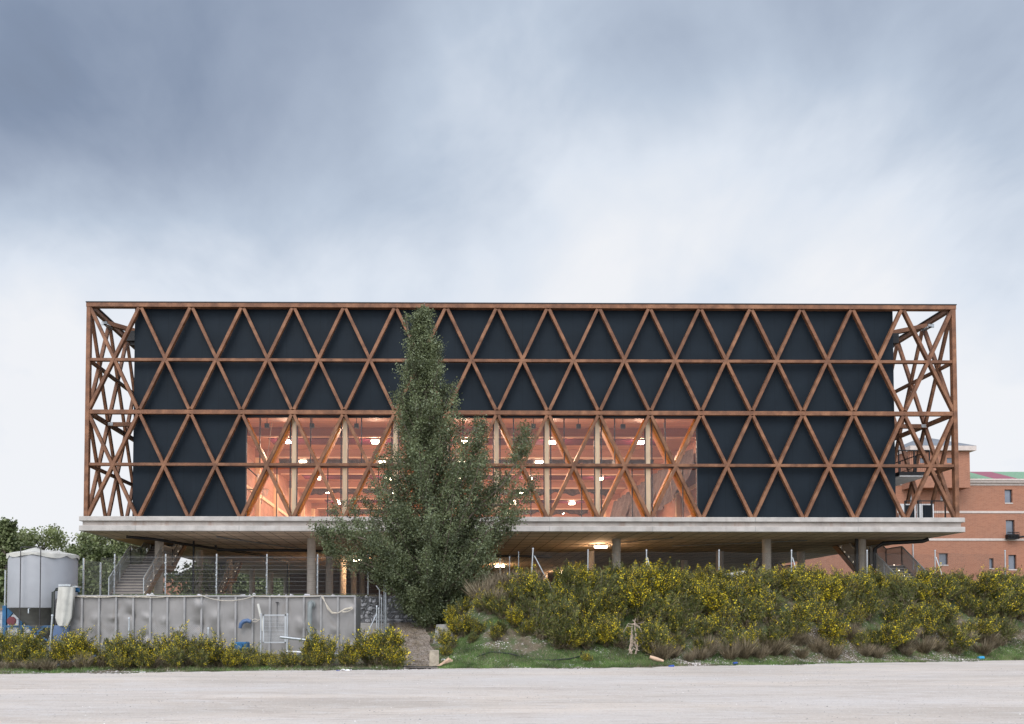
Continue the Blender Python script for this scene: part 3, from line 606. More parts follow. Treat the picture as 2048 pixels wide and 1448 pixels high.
# lamps of the hall
def copy_tree(o, parent=None):
    c = o.copy(); COL.objects.link(c)
    if parent is not None: c.parent = parent
    for ch in [q for q in o.children if q.type != 'LIGHT' or True]: copy_tree(ch, c)
    return c
rowname = ['first', 'second', 'third', 'fourth', 'fifth', 'sixth']; colname = ['at the far left', 'left of the middle', 'in the middle', 'right of the middle', 'at the far right']
lamp0 = None
LX = [-9.85, -4.08, 1.68, 7.42, 13.2]; LY = [55.3, 62.2, 69.3, 76.6, 83.6, 90.8]
pl = bpy.data.lights.new('hall_light', 'POINT'); pl.energy = 245; pl.color = (1, .66, .47); pl.shadow_soft_size = .09
for r in range(6):
    for c in range(5):
        x, y, z = LX[c], LY[r], 13.42
        if lamp0 is None:
            lamp0 = empty('hall_lamp', (x, y, z), '', 'lamp')
            MB().box(x - .27, x + .27, y - .27, y + .27, z + .09, z + .15).tube([(x, y, z + .15), (x, y, 14.2)], .02, 6).build('housing', M['white_paint'], lamp0)
            MB().box(x - .25, x + .25, y - .25, y + .25, z - .04, z + .089).build('diffuser', M['lamp'], lamp0)
            lo = bpy.data.objects.new('bulb', pl); COL.objects.link(lo); lo.parent = lamp0; lo.location = (0, 0, -.15)
            o = lamp0
        else:
            o = copy_tree(lamp0); o.location = (x, y, z)
        tag(o, 'square warm hall lamp, %s, %s row from the glass' % (colname[c], rowname[r]), 'lamp', 'lamps hanging from the hall ceiling')
# lamps below the slab
PLp = bpy.data.lights.new('soffit_light', 'POINT'); PLp.energy = 460; PLp.color = (1, .62, .34); PLp.shadow_soft_size = .05
for i, (x, y, lab) in enumerate(((11.0, 57.4, 'long bright strip lamp under the slab beside a front column'), (5.6, 77.0, 'strip lamp under the slab just right of the poplar'), (12.4, 87.0, 'strip lamp under the slab, seen low between fence and broom'), (.2, 96.0, 'far strip lamp under the slab, seen through the poplar leaves'), (-6.5, 70, 'strip lamp under the slab left of the poplar, hidden by leaves'))):
    s = empty('soffit_lamp', (x, y, 6.8), lab, 'lamp', 'strip lamps under the slab')
    MB().box(x - .75, x + .75, y - .09, y + .09, 6.86, 6.955).build('housing', M['white_paint'], s)
    MB().tube([(x - .42, y, 6.80), (x + .42, y, 6.80)], .06).build('tube_lamp', M['lamp'], s)
    lo = bpy.data.objects.new('bulb', PLp); COL.objects.link(lo); lo.parent = s; lo.location = (0, 0, -.07)
# basketball hoops
def hoop(x, y, s, lab):
    t = empty('basketball_hoop', (x, y, 10.9), lab, 'hoop')
    fr = MB(); bx = x - s * .35
    for (a, b) in ((9, 0),): pass
    z0, z1 = 10.75, 11.85
    for yy in (y - .9, y + .87): fr.box(bx - .02, bx + .02, yy, yy + .04, z0, z1)
    for zz_ in (z0, z1 - .04): fr.box(bx - .02, bx + .02, y - .86, y + .87, zz_, zz_ + .04)
    b = fr.build('backboard_frame', M['white_paint'], t)
    MB().box(bx - .008, bx + .008, y - .86, y + .87, z0 + .04, z1 - .04).build('backboard', M['net'], b)
    ring = [(x + s * .0 + .225 * math.cos(a), y + .225 * math.sin(a), 10.9) for a in np.linspace(0, 6.2832, 25)]
    rg = MB().tube(ring, .014, 6, False).beam((bx, y - .08, 10.9), (x - s * .2, y - .08, 10.9), .03, .03).beam((bx, y + .08, 10.9), (x - s * .2, y + .08, 10.9), .03, .03).build('rim', M['red'], t)
    nt_ = MB()
    for i in range(12):
        for d in (-1, 1):
            a0 = 6.2832 * i / 12; pts = []
            for q in range(7): rr_ = .225 - .10 * math.sin(q / 6 * 1.57); aa = a0 + d * q * .26; pts.append((x + rr_ * math.cos(aa), y + rr_ * math.sin(aa), 10.89 - .45 * q / 6))
            nt_.tube(pts, .007, 3, False)
    nt_.build('net', M['litter_white'], rg)
    wall = HX0 if s > 0 else HX1
    MB().tube([(bx, y - .4, 11.6), (wall, y - .4, 12.4)], .035, 6).tube([(bx, y + .4, 11.6), (wall, y + .4, 12.4)], .035, 6).tube([(bx, y, 10.85), (wall, y, 10.9)], .035, 6).build('wall_arm', M['black_metal'], t)
hoop(-11.95, 58.9, 1, 'basketball hoop with white net at the left end of the glazed hall')
hoop(16.4, 59.4, -1, 'basketball hoop with white net at the right end of the glazed hall')
for i, (u, v) in enumerate(((534, 841), (624, 841), (713, 842), (1067, 842), (1157, 844), (1246, 845))):
    p = W(u, v, 51.9)
    t = MB().box(p.x - .13, p.x + .13, 51.8, 52.05, HC - .62, HC - .36).tube([(p.x, 51.92, HC - .36), (p.x, 51.92, HC)], .02, 6).build('ceiling_speaker', M['black_metal'])
    tag(t, 'small black speaker box atop the hall glazing, %s' % ['above the leftmost ceiling lamp', 'second from the left end', 'third, left of the poplar', 'first right of the poplar', 'second right of the poplar', 'nearest the right end'][i], 'speaker', 'speaker boxes under the hall ceiling')
# climbing ropes
for (x, y, x2, y2, lab) in ((-11.2, 54, -10.3, 52.6, 'pale slanting rope at the left end of the hall'), (14.0, 52.5, 15.1, 54.5, 'pale slanting rope at the right end of the hall')):
    tag(MB().tube([(x, y, 9.2), (x2, y2, 14.1)] if x < 0 else [(x, y, 14.1), (x2, y2, 9.4)], .025, 6).build('climbing_rope', M['rope']), lab, 'rope')
# dark service rooms and dense planting behind the columns
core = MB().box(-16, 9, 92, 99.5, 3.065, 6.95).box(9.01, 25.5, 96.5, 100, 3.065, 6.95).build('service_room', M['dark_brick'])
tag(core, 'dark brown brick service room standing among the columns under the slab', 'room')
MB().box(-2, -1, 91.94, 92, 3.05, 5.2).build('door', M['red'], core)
#PART3

# ------------------------------------------------------------------ gabion wall and terrace edge
gab = empty('gabion_wall', (-7, 42.2, 1.65), 'wall of grey stones in wire baskets behind the dirt path, left of the poplar', 'stone wall')
ico = bmesh.new(); bmesh.ops.create_icosphere(ico, subdivisions=1, radius=1)
IV = np.array([v.co[:] for v in ico.verts]); IF = [tuple(v.index for v in f.verts) for f in ico.faces]
def stones(specs, flat=.75):
    mb = MB()
    for (x, y, z, r) in specs:
        q = IV * (1 + rng.normal(size=(len(IV), 1)) * .13) * (rng.uniform(.75, 1.25, 3) * np.array([1.15, .8, flat])) * r
        a = rng.uniform(0, 6.28); c, s_ = math.cos(a), math.sin(a); q = np.stack([q[:, 0] * c - q[:, 2] * s_ * .5, q[:, 1], q[:, 2] * c * .3 + q[:, 2] * .7 + q[:, 0] * s_ * .5], 1)
        mb.add(q + np.array([x, y, z]), IF)
    return mb
def bank_of_stones(xa, xb, y, za, zb, step, jit=.04):
    out = []
    nz = round((zb - za) / (step * .8))
    for j in range(nz):
        x = xa + (step * .5 if j % 2 else 0)
        while x < xb:
            out.append((x + rng.normal() * jit * .6, y + rng.uniform(-.05, .05), za + (j + .5) * (zb - za) / nz + rng.normal() * jit * .4, step * rng.uniform(.52, .7))); x += step * rng.uniform(.8, 1.15)
    return out
stones(bank_of_stones(-4.4, .75, 42.28, 1.68, 3.02, .24)).build('stone_fill', M['stone'], gab)
stones(bank_of_stones(-15.8, -4.4, 42.3, 2.0, 3.0, .34)).build('stone_fill', M['stone'], gab)
MB().box(-15.9, .85, 42.29, 43.2, 1.3, 2.95).build('core', M['stone_dark'], gab)
wm = MB()
for x in np.arange(-5, .8, .1): wm.box(x - .002, x + .002, 42.08, 42.084, 1.66, 3.06)
for z in np.arange(1.66, 3.08, .1): wm.box(-5, .8, 42.085, 42.089, z - .002, z + .002)
for x in (-3.05, -1.05): wm.box(x - .008, x + .008, 42.06, 42.075, 1.66, 3.08)
wm.build('wire_basket', M['wire_dark'], gab)
tag(MB().box(-15.6, -2.35, 41.9, 42.7, .1, 1.64).build('concrete_footing', M['concrete'], None, .02), 'low cast concrete footing beneath the stone baskets, right of the long tank', 'footing')
tag(MB().box(-30, -16.25, 40.5, 40.72, 0, 2.22).build('block_wall', M['white_block']), 'whitewashed block wall with brown coping at the left edge behind the silo', 'wall')
bw = bpy.data.objects['block_wall']
MB().box(-30, -16.2, 40.42, 40.8, 2.223, 2.32).build('coping', M['brown_cap'], bw)
jn = MB()
for z in np.arange(.25, 2.2, .22): jn.box(-30, -16.25, 40.493, 40.5, z, z + .014)
for j, z in enumerate(np.arange(.25, 1.99, .22)):
    for x in np.arange(-24 + (j % 2) * .22, -16.3, .44): jn.box(x, x + .012, 40.493, 40.5, z + .014, z + .22)
jn.build('mortar_joints', M['pipe'], bw)

# ------------------------------------------------------------------ fences
def post(p0, h, r=.026, lean=(0, 0)):
    return MB().tube([p0, (p0[0] + lean[0], p0[1] + lean[1], p0[2] + h)], r, 8).lathe((p0[0] + lean[0], p0[1] + lean[1], p0[2] + h - .01), [(0, .04), (r * 1.4, .02), (r * 1.5, -.02)], 8)
def chain_mesh(p0, p1, z0a, z0b, h, step=.062, r=.0016, sag=.0):
    """diamond mesh between two post feet"""
    mb = MB(); p0 = Vector(p0); p1 = Vector(p1); Ln = (p1 - p0).to_2d().length; n = int(Ln / step)
    def at(s, z):
        t = s / Ln; x = p0.x + (p1.x - p0.x) * t; y = p0.y + (p1.y - p0.y) * t
        return Vector((x, y, z0a + (z0b - z0a) * t + z * (h - sag * 4 * t * (1 - t)) / h))
    k = int(h / step)
    vs = []; fs = []
    for sgn in (1, -1):
        for i in range(-k, n + k):
            s0 = i * step; s1 = s0 + sgn * h
            a, b, za, zb = s0, s1, 0, h
            lo, hi = min(a, b), max(a, b)
            if hi <= 0 or lo >= Ln: continue
            def clip(s):
                return (s - a) / (b - a) * h
            pa, pb = a, b
            if pa < 0: pa = 0
            if pa > Ln: pa = Ln
            if pb < 0: pb = 0
            if pb > Ln: pb = Ln
            A = at(pa, clip(pa)); B = at(pb, clip(pb))
            if (A - B).length < .01: continue
            m_ = len(vs); w = Vector((0, 0, r * 1.4)); vs += [A - w, A + w, B + w, B - w]; fs.append((m_, m_ + 1, m_ + 2, m_ + 3))
    mb.add(vs, fs)
    for z in (.05, h * .5, h): mb.tube([at(0, z), at(Ln / 2, z), at(Ln, z)], .003, 3, False)
    return mb
def weld_mesh(p0, p1, z0, h, sx=.05, sz=.2, rv=.0022, rh=.0032):
    mb = MB(); p0 = Vector((p0[0], p0[1], z0)); p1 = Vector((p1[0], p1[1], z0)); Ln = (p1 - p0).length; d = (p1 - p0) / Ln
    for i in range(int(Ln / sx) + 1):
        a = p0 + d * (i * sx); mb.beam(a, a + Vector((0, 0, h)), rv * 2, rv * 2)
    k = int(h / sz)
    for j in range(k + 1):
        for o in ((0, .02) if j % 3 == 0 else (0,)): mb.beam(p0 + Vector((0, 0, j * sz + o)), p1 + Vector((0, 0, j * sz + o)), rh * 2, rh * 2)
    return mb
# welded mesh fence on the terrace
wf = empty('mesh_fence', (-6, 42.6, 3.05), 'grey welded wire mesh fence standing on the stone terrace under the pavilion, behind the tank', 'fence')
fx = [WX(u, 42.6) for u in (229, 331, 433, 533.6, 635, 736, 838)]
for a, b in zip(fx, fx[1:]): weld_mesh((a, 42.6), (b, 42.6), 3.1, 1.9).build('mesh_panel', M['wire'], wf)
for x in fx:
    o = MB().box(x - .03, x + .03, 42.63, 42.69, 2.9, 5.08); 
    for z in (3.4, 4.0, 4.6): o.box(x - .045, x + .045, 42.57, 42.63, z, z + .05)
    o.build('post', M['galv'], wf)
wf2 = empty('mesh_fence', (-17.2, 41.5, 3.0), 'short welded wire mesh fence stepping down between silo and long tank', 'fence')
c0 = (fx[0], 42.6); pts = [c0, (WX(202, 41.6), 41.6), (WX(168, 40.2), 40.2), (WX(158, 40.1) - 4, 41.2)]
for a, b, z, h in zip(pts, pts[1:], (2.9, 2.7, 2.35), (1.95, 1.9, 2.1)): weld_mesh(a, b, z, h).build('mesh_panel', M['wire'], wf2)
for (x, y), zt in zip(pts[1:3], (WZ(1125, 41.6, 202), WZ(1116, 40.2, 168))):
    o = MB().box(x - .035, x + .035, y - .04, y + .03, 2.1, zt)
    for z in (2.9, 3.5, 4.1): o.box(x - .05, x + .05, y - .06, y - .04, z, z + .05)
    o.build('post', M['galv'], wf2)
MB().box(WX(10, 42), WX(10, 42) + .06, 42, 42.06, 2.2, WZ(1140, 42, 10)).build('post', M['galv'], wf2)
# chain link fence along the crest of the bank
cf = empty('chain_link_fence', (8, 39.6, 3.0), 'chain link fence with galvanised posts along the crest of the broom bank', 'fence')
cu = [1066, 1176, 1293, 1438, 1583, 1734, 1870, 2010]
def crest(u):
    y = 39.6
    for _ in range(6): y = Yc(WX(u, y)) + .6
    return (WX(u, y), y)
cp = [crest(u) for u in cu]
for i, (x, y) in enumerate(cp):
    zt = WZ(1100 - (3 if i == 0 else 0), y, 1400); z0 = ground_z(x, y) - .1
    o = post((x - (.12 if i == 0 else .03), y, z0), zt - z0, .034 if i in (0,) else .028, ((.12, 0) if i == 0 else (.03, 0))); o.build('post', M['galv'], cf)
    if i == 0: MB().tube([(x + .06, y, zt - .35), (x + .95, y - .1, ground_z(x + .95, y) - .05)], .03, 8).build('brace_post', M['galv'], cf)
    if i in (2, 4, 6): MB().tube([(x + .03, y - .03, zt - .35), (x + .2, y - .75, ground_z(x, y - .75) - .05)], .024, 8).build('brace_post', M['galv'], cf)
for a, b in zip(cp, cp[1:]): chain_mesh(a, b, ground_z(*a), ground_z(*b), WZ(1104, a[1], 1400) - ground_z(*a), sag=.06).build('wire_mesh', M['wire_dark'], cf)
# its return towards the building
p9 = [cp[0], (WX(1037, 42.2), 42.2), (WX(1019, 45), 45.0), (WX(1000, 49), 49.0)]
for a, b in zip(p9, p9[1:]): chain_mesh(a, b, 3.0, 3.05, 2.3, sag=.05).build('wire_mesh', M['wire_dark'], cf)
for (x, y), v in zip(p9[1:], (1104, 1114, 1118)): zt = WZ(v, y, 1030); post((x, y, 2.9), zt - 2.9, .026).build('post', M['galv'], cf)
# gate posts and wire beside the path
gp = empty('path_fence', (-2.1, 38, 1.2), 'run of thin steel posts with chain link along the left side of the dirt path', 'fence')
qs = [(753.5, 33.5, 1212, 1300), (757.5, 35.2, 1216, 1290), (763, 37.6, 1196, 1270)]
for u, y, vt, vb in qs: p = W(u, vt, y); post((p.x, y, 0.0), p.z, .022).build('post', M['galv'], gp)
p = W(753, 1228, 33.5); q = W(722, 1294, 32.6); MB().tube([p, q], .02, 8).build('brace_post', M['galv'], gp)
for u, vt in ((769, 1158), (773, 1161)): p = W(u, vt, 41.0); post((p.x, 41.0 - (.4 if u > 770 else 0), .8), p.z - .8, .045).build('post', M['galv'], gp)
p = W(759, 1180, 39.2); MB().tube([(p.x, 39.2, .9), (p.x, 39.2, p.z), (p.x - .16, 39.2, p.z + .2)], .028, 8).build('post', M['steel_grey'], gp)
a = W(770, 1200, 41); b = W(755, 1250, 33.5); chain_mesh((a.x, 41), (b.x, 33.5), 1.3, .35, 1.9, .06, .0022).build('wire_mesh', M['wire_dark'], gp)
# front wire fence before the tank
M['gate_paint'] = mat('dull_white_paint', (.42, .44, .46), .5, var=.1)
ff = empty('wire_fence', (-12, 31, .1), 'thin leaning wire fence in front of silo and tank, half sunk in broom', 'fence')
fp = [(WX(u, 30.3), 30.3) for u in (-60, 104, 262, 420)]
for i, (x, y) in enumerate(fp): post((x - .06, y, -.05), [1.75, 1.95, 1.85, 1.5, 1.5, 1.6][i], .03, ((.11 if i == 1 else .03), 0)).build('post', M['galv'], ff)
for a, b in zip(fp, fp[1:]): chain_mesh(a, b, .1, .1, 1.42, .07, .0014).build('wire_mesh', M['wire'], ff)

# ------------------------------------------------------------------ long steel tank
TX0, TX1, TY, TZ0, TZ1 = WX(143, 36), WX(711.5, 36), 36.0, .25, WZ(1191.5, 36, 400)
tk = empty('steel_tank', ((TX0 + TX1) / 2, TY, .2), 'long ribbed grey steel tank with dented side sheets in front of the stone terrace', 'tank')
def dent(x, z):
    d = 0; i = int((x - TX0) / .717); r_ = random.Random(i * 7 + 3)
    xc = TX0 + (i + .5) * .717
    w = math.cos((x - xc) / .717 * 3.14159) ** 2 if abs(x - xc) < .36 else 0
    for q in range(3):
        zc = TZ0 + r_.uniform(.5, 2.2); a = r_.uniform(-.09, .11); sz = r_.uniform(.12, .28); d += a * math.exp(-((z - zc + .06 * math.sin((x - xc) * 7 + q)) / sz) ** 2)
    return d * w
ncell = 17 * 12
MB().sheet(lambda a, b: (TX0 + a * (TX1 - TX0), TY + dent(TX0 + a * (TX1 - TX0), TZ0 + b * (TZ1 - TZ0)), TZ0 + b * (TZ1 - TZ0)), ncell, 44).build('side_sheet', M['tank'], tk)
MB().box(TX0, TX1, TY + .12, TY + 2.4, TZ0, TZ1 - .06).build('shell', M['tank'], tk)
ribs = []
for k in range(17):
    x = TX1 - .0 - k * .7165 - .02
    o = MB().box(x - .045, x + .045, TY - .075, TY + .02, TZ0, TZ1 - .05).build('rib', M['tank_rib'], tk, .008)
MB().box(TX0 - .03, TX1 + .03, TY - .085, TY + .06, TZ1 - .05, TZ1 + .02).build('top_rim', M['tank_rib'], tk, .01)
for u in (304, 508): p = W(u, 1190, TY - .02); rg = [(p.x + .045 * math.cos(a), TY - .02, TZ1 + .06 + .045 * math.sin(a)) for a in np.linspace(0, 6.283, 17)]; MB().tube(rg, .014, 6, False).build('lifting_lug', M['white_paint'], tk)
pz = WZ(1208, 35.8, 622); px_ = WX(622, 35.7)
MB().tube([(px_, 36.0, pz), (px_, 35.72, pz), (px_, 35.64, pz - .05), (px_ - .02, 35.6, pz - .2), (px_ - .01, 35.6, .5)], .105, 14).tube([(px_, 35.9, pz), (px_, 35.86, pz)], .17, 16).build('outlet_pipe', M['pipe'], tk)
p = W(664, 1288, 35.85); MB().tube([(p.x, 36, p.z), (p.x, 35.8, p.z)], .13, 16).tube([(p.x, 35.8, p.z), (p.x, 35.78, p.z)], .07, 12).build('valve', M['rubber'], tk)
p = W(554, 1205, 35.9); MB().tube([(p.x, 35.93, p.z), (p.x, 35.93, p.z - 1.1)], .012, 6).box(p.x - .06, p.x + .06, 35.9, 35.96, p.z - .02, p.z + .03).build('rod', M['dark_frame'], tk)
# ropes on the rim
def sagrope(u0, u1, v0, v1, sag, y=35.88, n=14):
    a = W(u0, v0, y); b = W(u1, v1, y); return [(a.x + (b.x - a.x) * t, y + random.uniform(-.01, .01), a.z + (b.z - a.z) * t - sag * 4 * t * (1 - t)) for t in [i / n for i in range(n + 1)]]
rp = MB()
for a, b, s_ in ((147, 200, .05), (166, 236, .06), (236, 304, .05), (268, 340, .07), (304, 405, .03), (405, 508, .2), (508, 640, .04), (150, 304, .02)): rp.tube(sagrope(a, b, 1192, 1192, s_), .014, 5)
tag(rp.build('rim_rope', M['rope']), 'pale rope looped along the top rim of the long steel tank', 'rope')
rp = MB()
for d in (0, .05, .1):
    pl_ = [W(642 + d * 40, 1192, 35.86), W(655, 1212 + d * 60, 35.84), W(664, 1224 + d * 30, 35.83), W(676, 1226, 35.82), W(690, 1217 + d * 20, 35.82), W(704, 1214 + d * 25, 35.82), W(705, 1218, 35.82), W(694, 1224, 35.81), W(680, 1222 + d * 30, 35.8)]
    pts_ = []
    for i in range(len(pl_) - 1):
        for t in (0, .33, .66): pts_.append(pl_[i].lerp(pl_[i + 1], t))
    rp.tube(pts_, .015, 5)
tag(rp.build('coiled_rope', M['rope']), 'pale rope hanging in loops down the right end of the tank', 'rope')
hp = [W(480, 1256, 35.8), W(482, 1248, 35.78), W(487, 1243, 35.78), W(495, 1241, 35.78), W(502, 1244, 35.78)]
tag(MB().tube(hp, [.07, .085, .09, .09, .08], 10).build('blue_hose', M['blue_bag']), 'short bent blue hose on the tank, left of the small white gate', 'hose')
p = W(516, 1208, 35.7); q = W(525, 1245, 35.55)
tag(MB().tube([p, q, q + Vector((.02, 0, -.35))], .06, 8).build('rolled_cloth', M['white_tarp']), 'rolled white cloth hanging on the tank above the small gate', 'cloth')
p = W(510, 1241, 35.7); tag(MB().tube([p + Vector((.12 * math.cos(a), 0, .06 * math.sin(a))) for a in np.linspace(0, 6.28, 14)] + [p + Vector((.3, 0, .12))], .012, 5).build('rope_loop', M['rope']), 'small pale rope loop beside the rolled white cloth', 'rope')

# ------------------------------------------------------------------ silo
SXc, SY, SR = WX(87.5, 37.8), 37.8, 1.41
ZC0, ZC1 = WZ(1215, 36.3, 89), WZ(1108, 36.3, 89)
si = empty('silo', (SXc, SY, .1), 'round grey silo with tarpaulin top and dark cone on blue legs, left of the tank', 'silo')
MB().lathe((SXc, SY, 0), [(SR, ZC0), (SR, ZC1), (SR * .98, ZC1 + .04)], 56).build('shell', M['silo'], si)
MB().lathe((SXc, SY, 0), [(SR - .01, ZC0), (SR * .86, ZC0 - .18), (.28, ZC0 - 1.2), (.22, ZC0 - 1.5), (0, ZC0 - 1.5)], 48).build('cone', M['cone'], si)
def tarp(a, b):
    th = a * 6.28319; sc = (.35 + .4 * (math.sin(a * 23) * .5 + .5)) * abs(math.sin(a * 9 * math.pi + math.sin(a * 12))) ** .8
    if b < .55: r = SR * 1.03 * (b / .55) ** .8; z = ZC1 + .28 - .20 * (b / .55) ** 1.3 + .015 * math.sin(a * 60)
    else: r = SR * (1.03 + .015 * math.sin(a * 90)); z = ZC1 + .08 - (b - .55) / .45 * (.08 + .20 * sc)
    return (SXc + r * math.cos(th), SY + r * math.sin(th), z)
MB().sheet(tarp, 176, 16).build('tarpaulin', M['white_tarp'], si)
MB().lathe((SXc - .1, SY - .6, ZC1 + .02), [(0, .34), (.25, .26), (.62, .12), (.7, .02)], 16).build('tarpaulin_peak', M['white_tarp'], si)
for u in (42, 82):
    x = WX(u, 36.2); MB().tube([(x, 36.18, ZC1 + .28), (x + .02, 36.15, ZC0 - .9)], .022, 6).build('strap_rod', M['dark_frame'], si)
MB().tube([(WX(42, 36.2), 36.18, ZC1 + .28), (WX(82, 36.2), 36.18, ZC1 + .28)], .018, 6).build('top_rod', M['dark_frame'], si)
for a in (0, 1, 2, 3):
    x = SXc + (SR - .03) * (-1 if a % 2 == 0 else 1); y = SY + (-.55 if a < 2 else .9); s_ = 1 if a % 2 == 0 else -1
    MB().box(x - .08, x + .08, y - .08, y + .08, 0.1, ZC0 + .1).add([(x + s_ * .12, y - .06, ZC0), (x + s_ * .55, y - .06, ZC0), (x + s_ * .12, y - .06, ZC0 - .5), (x + s_ * .12, y + .06, ZC0), (x + s_ * .55, y + .06, ZC0), (x + s_ * .12, y + .06, ZC0 - .5)], [(0, 1, 2), (5, 4, 3), (0, 3, 4, 1), (1, 4, 5, 2)]).build('leg', M['blue'], si)
MB().box(SXc - SR, SXc + SR, SY - .6, SY - .52, 1.42, 1.52).beam((SXc - SR + .1, SY - .56, .3), (SXc + .3, SY - .56, 1.4), .07, .06).beam((SXc + SR - .1, SY - .56, .3), (SXc - .3, SY - .56, 1.4), .07, .06).build('cross_brace', M['blue'], si)
p = W(24, 1242, 37.0); MB().lathe((0, 0, 0), [(0, .05), (.3, .05), (.3, -.05), (0, -.05)], 24)
MB().tube([(p.x, 37.0, p.z), (p.x, 36.93, p.z)], .19, 24).build('red_disc', M['red'], si)
p = W(57, 1222, 36.2); MB().tube([(p.x, 36.3, p.z + .1), (p.x, 36.2, p.z + .1), (p.x, 36.2, p.z - .1)], .03, 8).build('tap', M['galv'], si)
# pipework and filter bag between silo and tank
pb = empty('filter_unit', (-15.6, 36.2, .3), 'black pipework frame and blue motor between silo and tank', 'machine')
xa, xb = WX(108, 36.2), WX(117, 36.2)
MB().tube([(xa, 36.2, .3), (xa, 36.2, WZ(1184, 36.2, 110)), (xa + .12, 36.2, WZ(1179, 36.2, 110)), (WX(135, 36.2), 36.2, WZ(1178, 36.2, 110))], .07, 10).build('riser_pipe', M['rubber'], pb)
MB().tube([(xb, 36.1, .3), (xb, 36.1, WZ(1200, 36.2, 110)), (xb + .2, 36.1, WZ(1192, 36.2, 110))], .06, 10).box(xb - .05, xb + .3, 36.15, 36.5, 1.2, 2.2).build('lower_pipe', M['dark_frame'], pb)
MB().box(WX(123, 36), WX(147, 36), 35.75, 36.35, WZ(1173, 36, 130), WZ(1169, 36, 130)).box(WX(140, 36), WX(158, 36), 35.9, 36.3, WZ(1175, 36, 130), WZ(1172, 36, 130)).build('platform', M['galv'], pb)
MB().tube([(WX(148, 36), 36.1, WZ(1179, 36, 150)), (WX(157, 36), 36.1, WZ(1179, 36, 150))], .11, 12).build('motor', M['blue'], pb)
zt, zm, zb_ = WZ(1174, 35.7, 130), WZ(1252, 35.7, 130), WZ(1296, 35.7, 130)
def bag(a, b):
    w = .5 * (1 + .12 * b) if b < .8 else .5 * (1.1 - (b - .8) * 2.2)
    th = a * 6.28319; xx = WX(135, 35.7) - .10 * b
    return (xx + w * .62 * math.cos(th) + .02 * math.sin(a * 40 + b * 3), 35.7 + .26 * math.sin(th) + .03 * math.sin(a * 31), zt + (zm - zt) * b)
bg_ = MB().sheet(bag, 40, 24).build('filter_bag', M['white_tarp'])
tag(bg_, 'long dirty white cloth chute hanging between silo and tank', 'chute')
def bag2(a, b):
    th = a * 6.28319; xx = WX(125, 35.7); w = .27 * (1 + .25 * math.sin(b * 3.1))
    return (xx + w * math.cos(th) + .02 * math.sin(a * 50), 35.7 + .2 * math.sin(th), zm + .03 + (zb_ - zm) * b)
MB().sheet(bag2, 32, 10).build('blue_collar', M['blue_bag'], bg_)

# small white mesh gate before the tank
gt = empty('mesh_gate', (WX(550, 34.2), 34.2, .5), 'small white framed wire mesh gate leaning in front of the tank', 'gate')
xa, xb, za, zb_ = WX(527, 34.2), WX(573, 34.2), WZ(1286, 34.2, 550), WZ(1229, 34.2, 550)
MB().box(xa, xb, 34.18, 34.22, zb_ - .05, zb_).box(xa, xb, 34.18, 34.22, za, za + .04).box(xa, xa + .05, 34.18, 34.22, za, zb_).box(xb - .05, xb, 34.18, 34.22, za, zb_).build('frame', M['gate_paint'], gt)
weld_mesh((xa + .05, 34.2), (xb - .05, 34.2), za + .04, zb_ - za - .09, .05, .05, .003, .003).build('mesh_panel', M['gate_paint'], gt)
for x in (xa - .08, xb + .05): post((x, 34.2, .1), zb_ - .1 + .02, .03).build('post', M['gate_paint'], gt)
# pipes lying before the tank
for (u0, v0, u1, v1, y, r, mt_, lab) in ((560, 1274, 640, 1283, 33.4, .05, 'galv', 'grey steel pipe lying crosswise behind the broom, below the mesh gate'),
                                      (572, 1303, 672, 1308, 31.6, .035, 'white_paint', 'long thin white pipe lying low before the tank'),
                                      (88, 1336, 192, 1313, 29.2, .06, 'blue', 'blue plank slanting up out of the weeds below the silo')):
    a = W(u0, v0, y); b = W(u1, v1, y); tag(MB().tube([a, b], r, 8).build('pipe' if mt_ != 'blue' else 'plank', M[mt_]), lab, 'pipe' if mt_ != 'blue' else 'plank')
a = W(480, 1284, 33); pm = MB().box(a.x - .2, a.x + .3, 32.8, 33.4, a.z - .45, a.z).tube([(a.x + .05, 32.8, a.z - .15), (a.x + .05, 32.6, a.z - .15)], .13, 14).build('pump', M['blue'], None, .04)
tag(pm, 'small dark blue pump half hidden behind broom in front of the tank', 'pump')

# ------------------------------------------------------------------ concrete blocks, litter, hoses, wood
def rough_block(name, x, y, z0, w, d, h, top, m_, lab, cat):
    mb = MB(); vs = []
    for k, z in enumerate((0, h)):
        s_ = 1 if k == 0 else top
        vs += [(x + i * w / 2 * s_, y + j * d / 2 * s_, z0 + z + random.uniform(-.02, .02)) for i, j in ((-1, -1), (1, -1), (1, 1), (-1, 1))]
    mb.add(vs, [(0, 3, 2, 1), (4, 5, 6, 7), (0, 1, 5, 4), (1, 2, 6, 5), (2, 3, 7, 6), (3, 0, 4, 7)])
    return tag(mb.build(name, m_, None, .02), lab, cat)
rough_block('stone_block', WX(868.5, 31.2), 31.2, -.03, .37, .36, .66, .94, M['block'], 'upright beige stone block at the right side of the path mouth', 'block')
p = W(891, 1270, 36.5); rough_block('concrete_block', p.x, 36.5, p.z - .5, 1.1, .9, .95, .72, M['old_concrete'], 'tapered grey concrete block at the foot of the poplar', 'block')
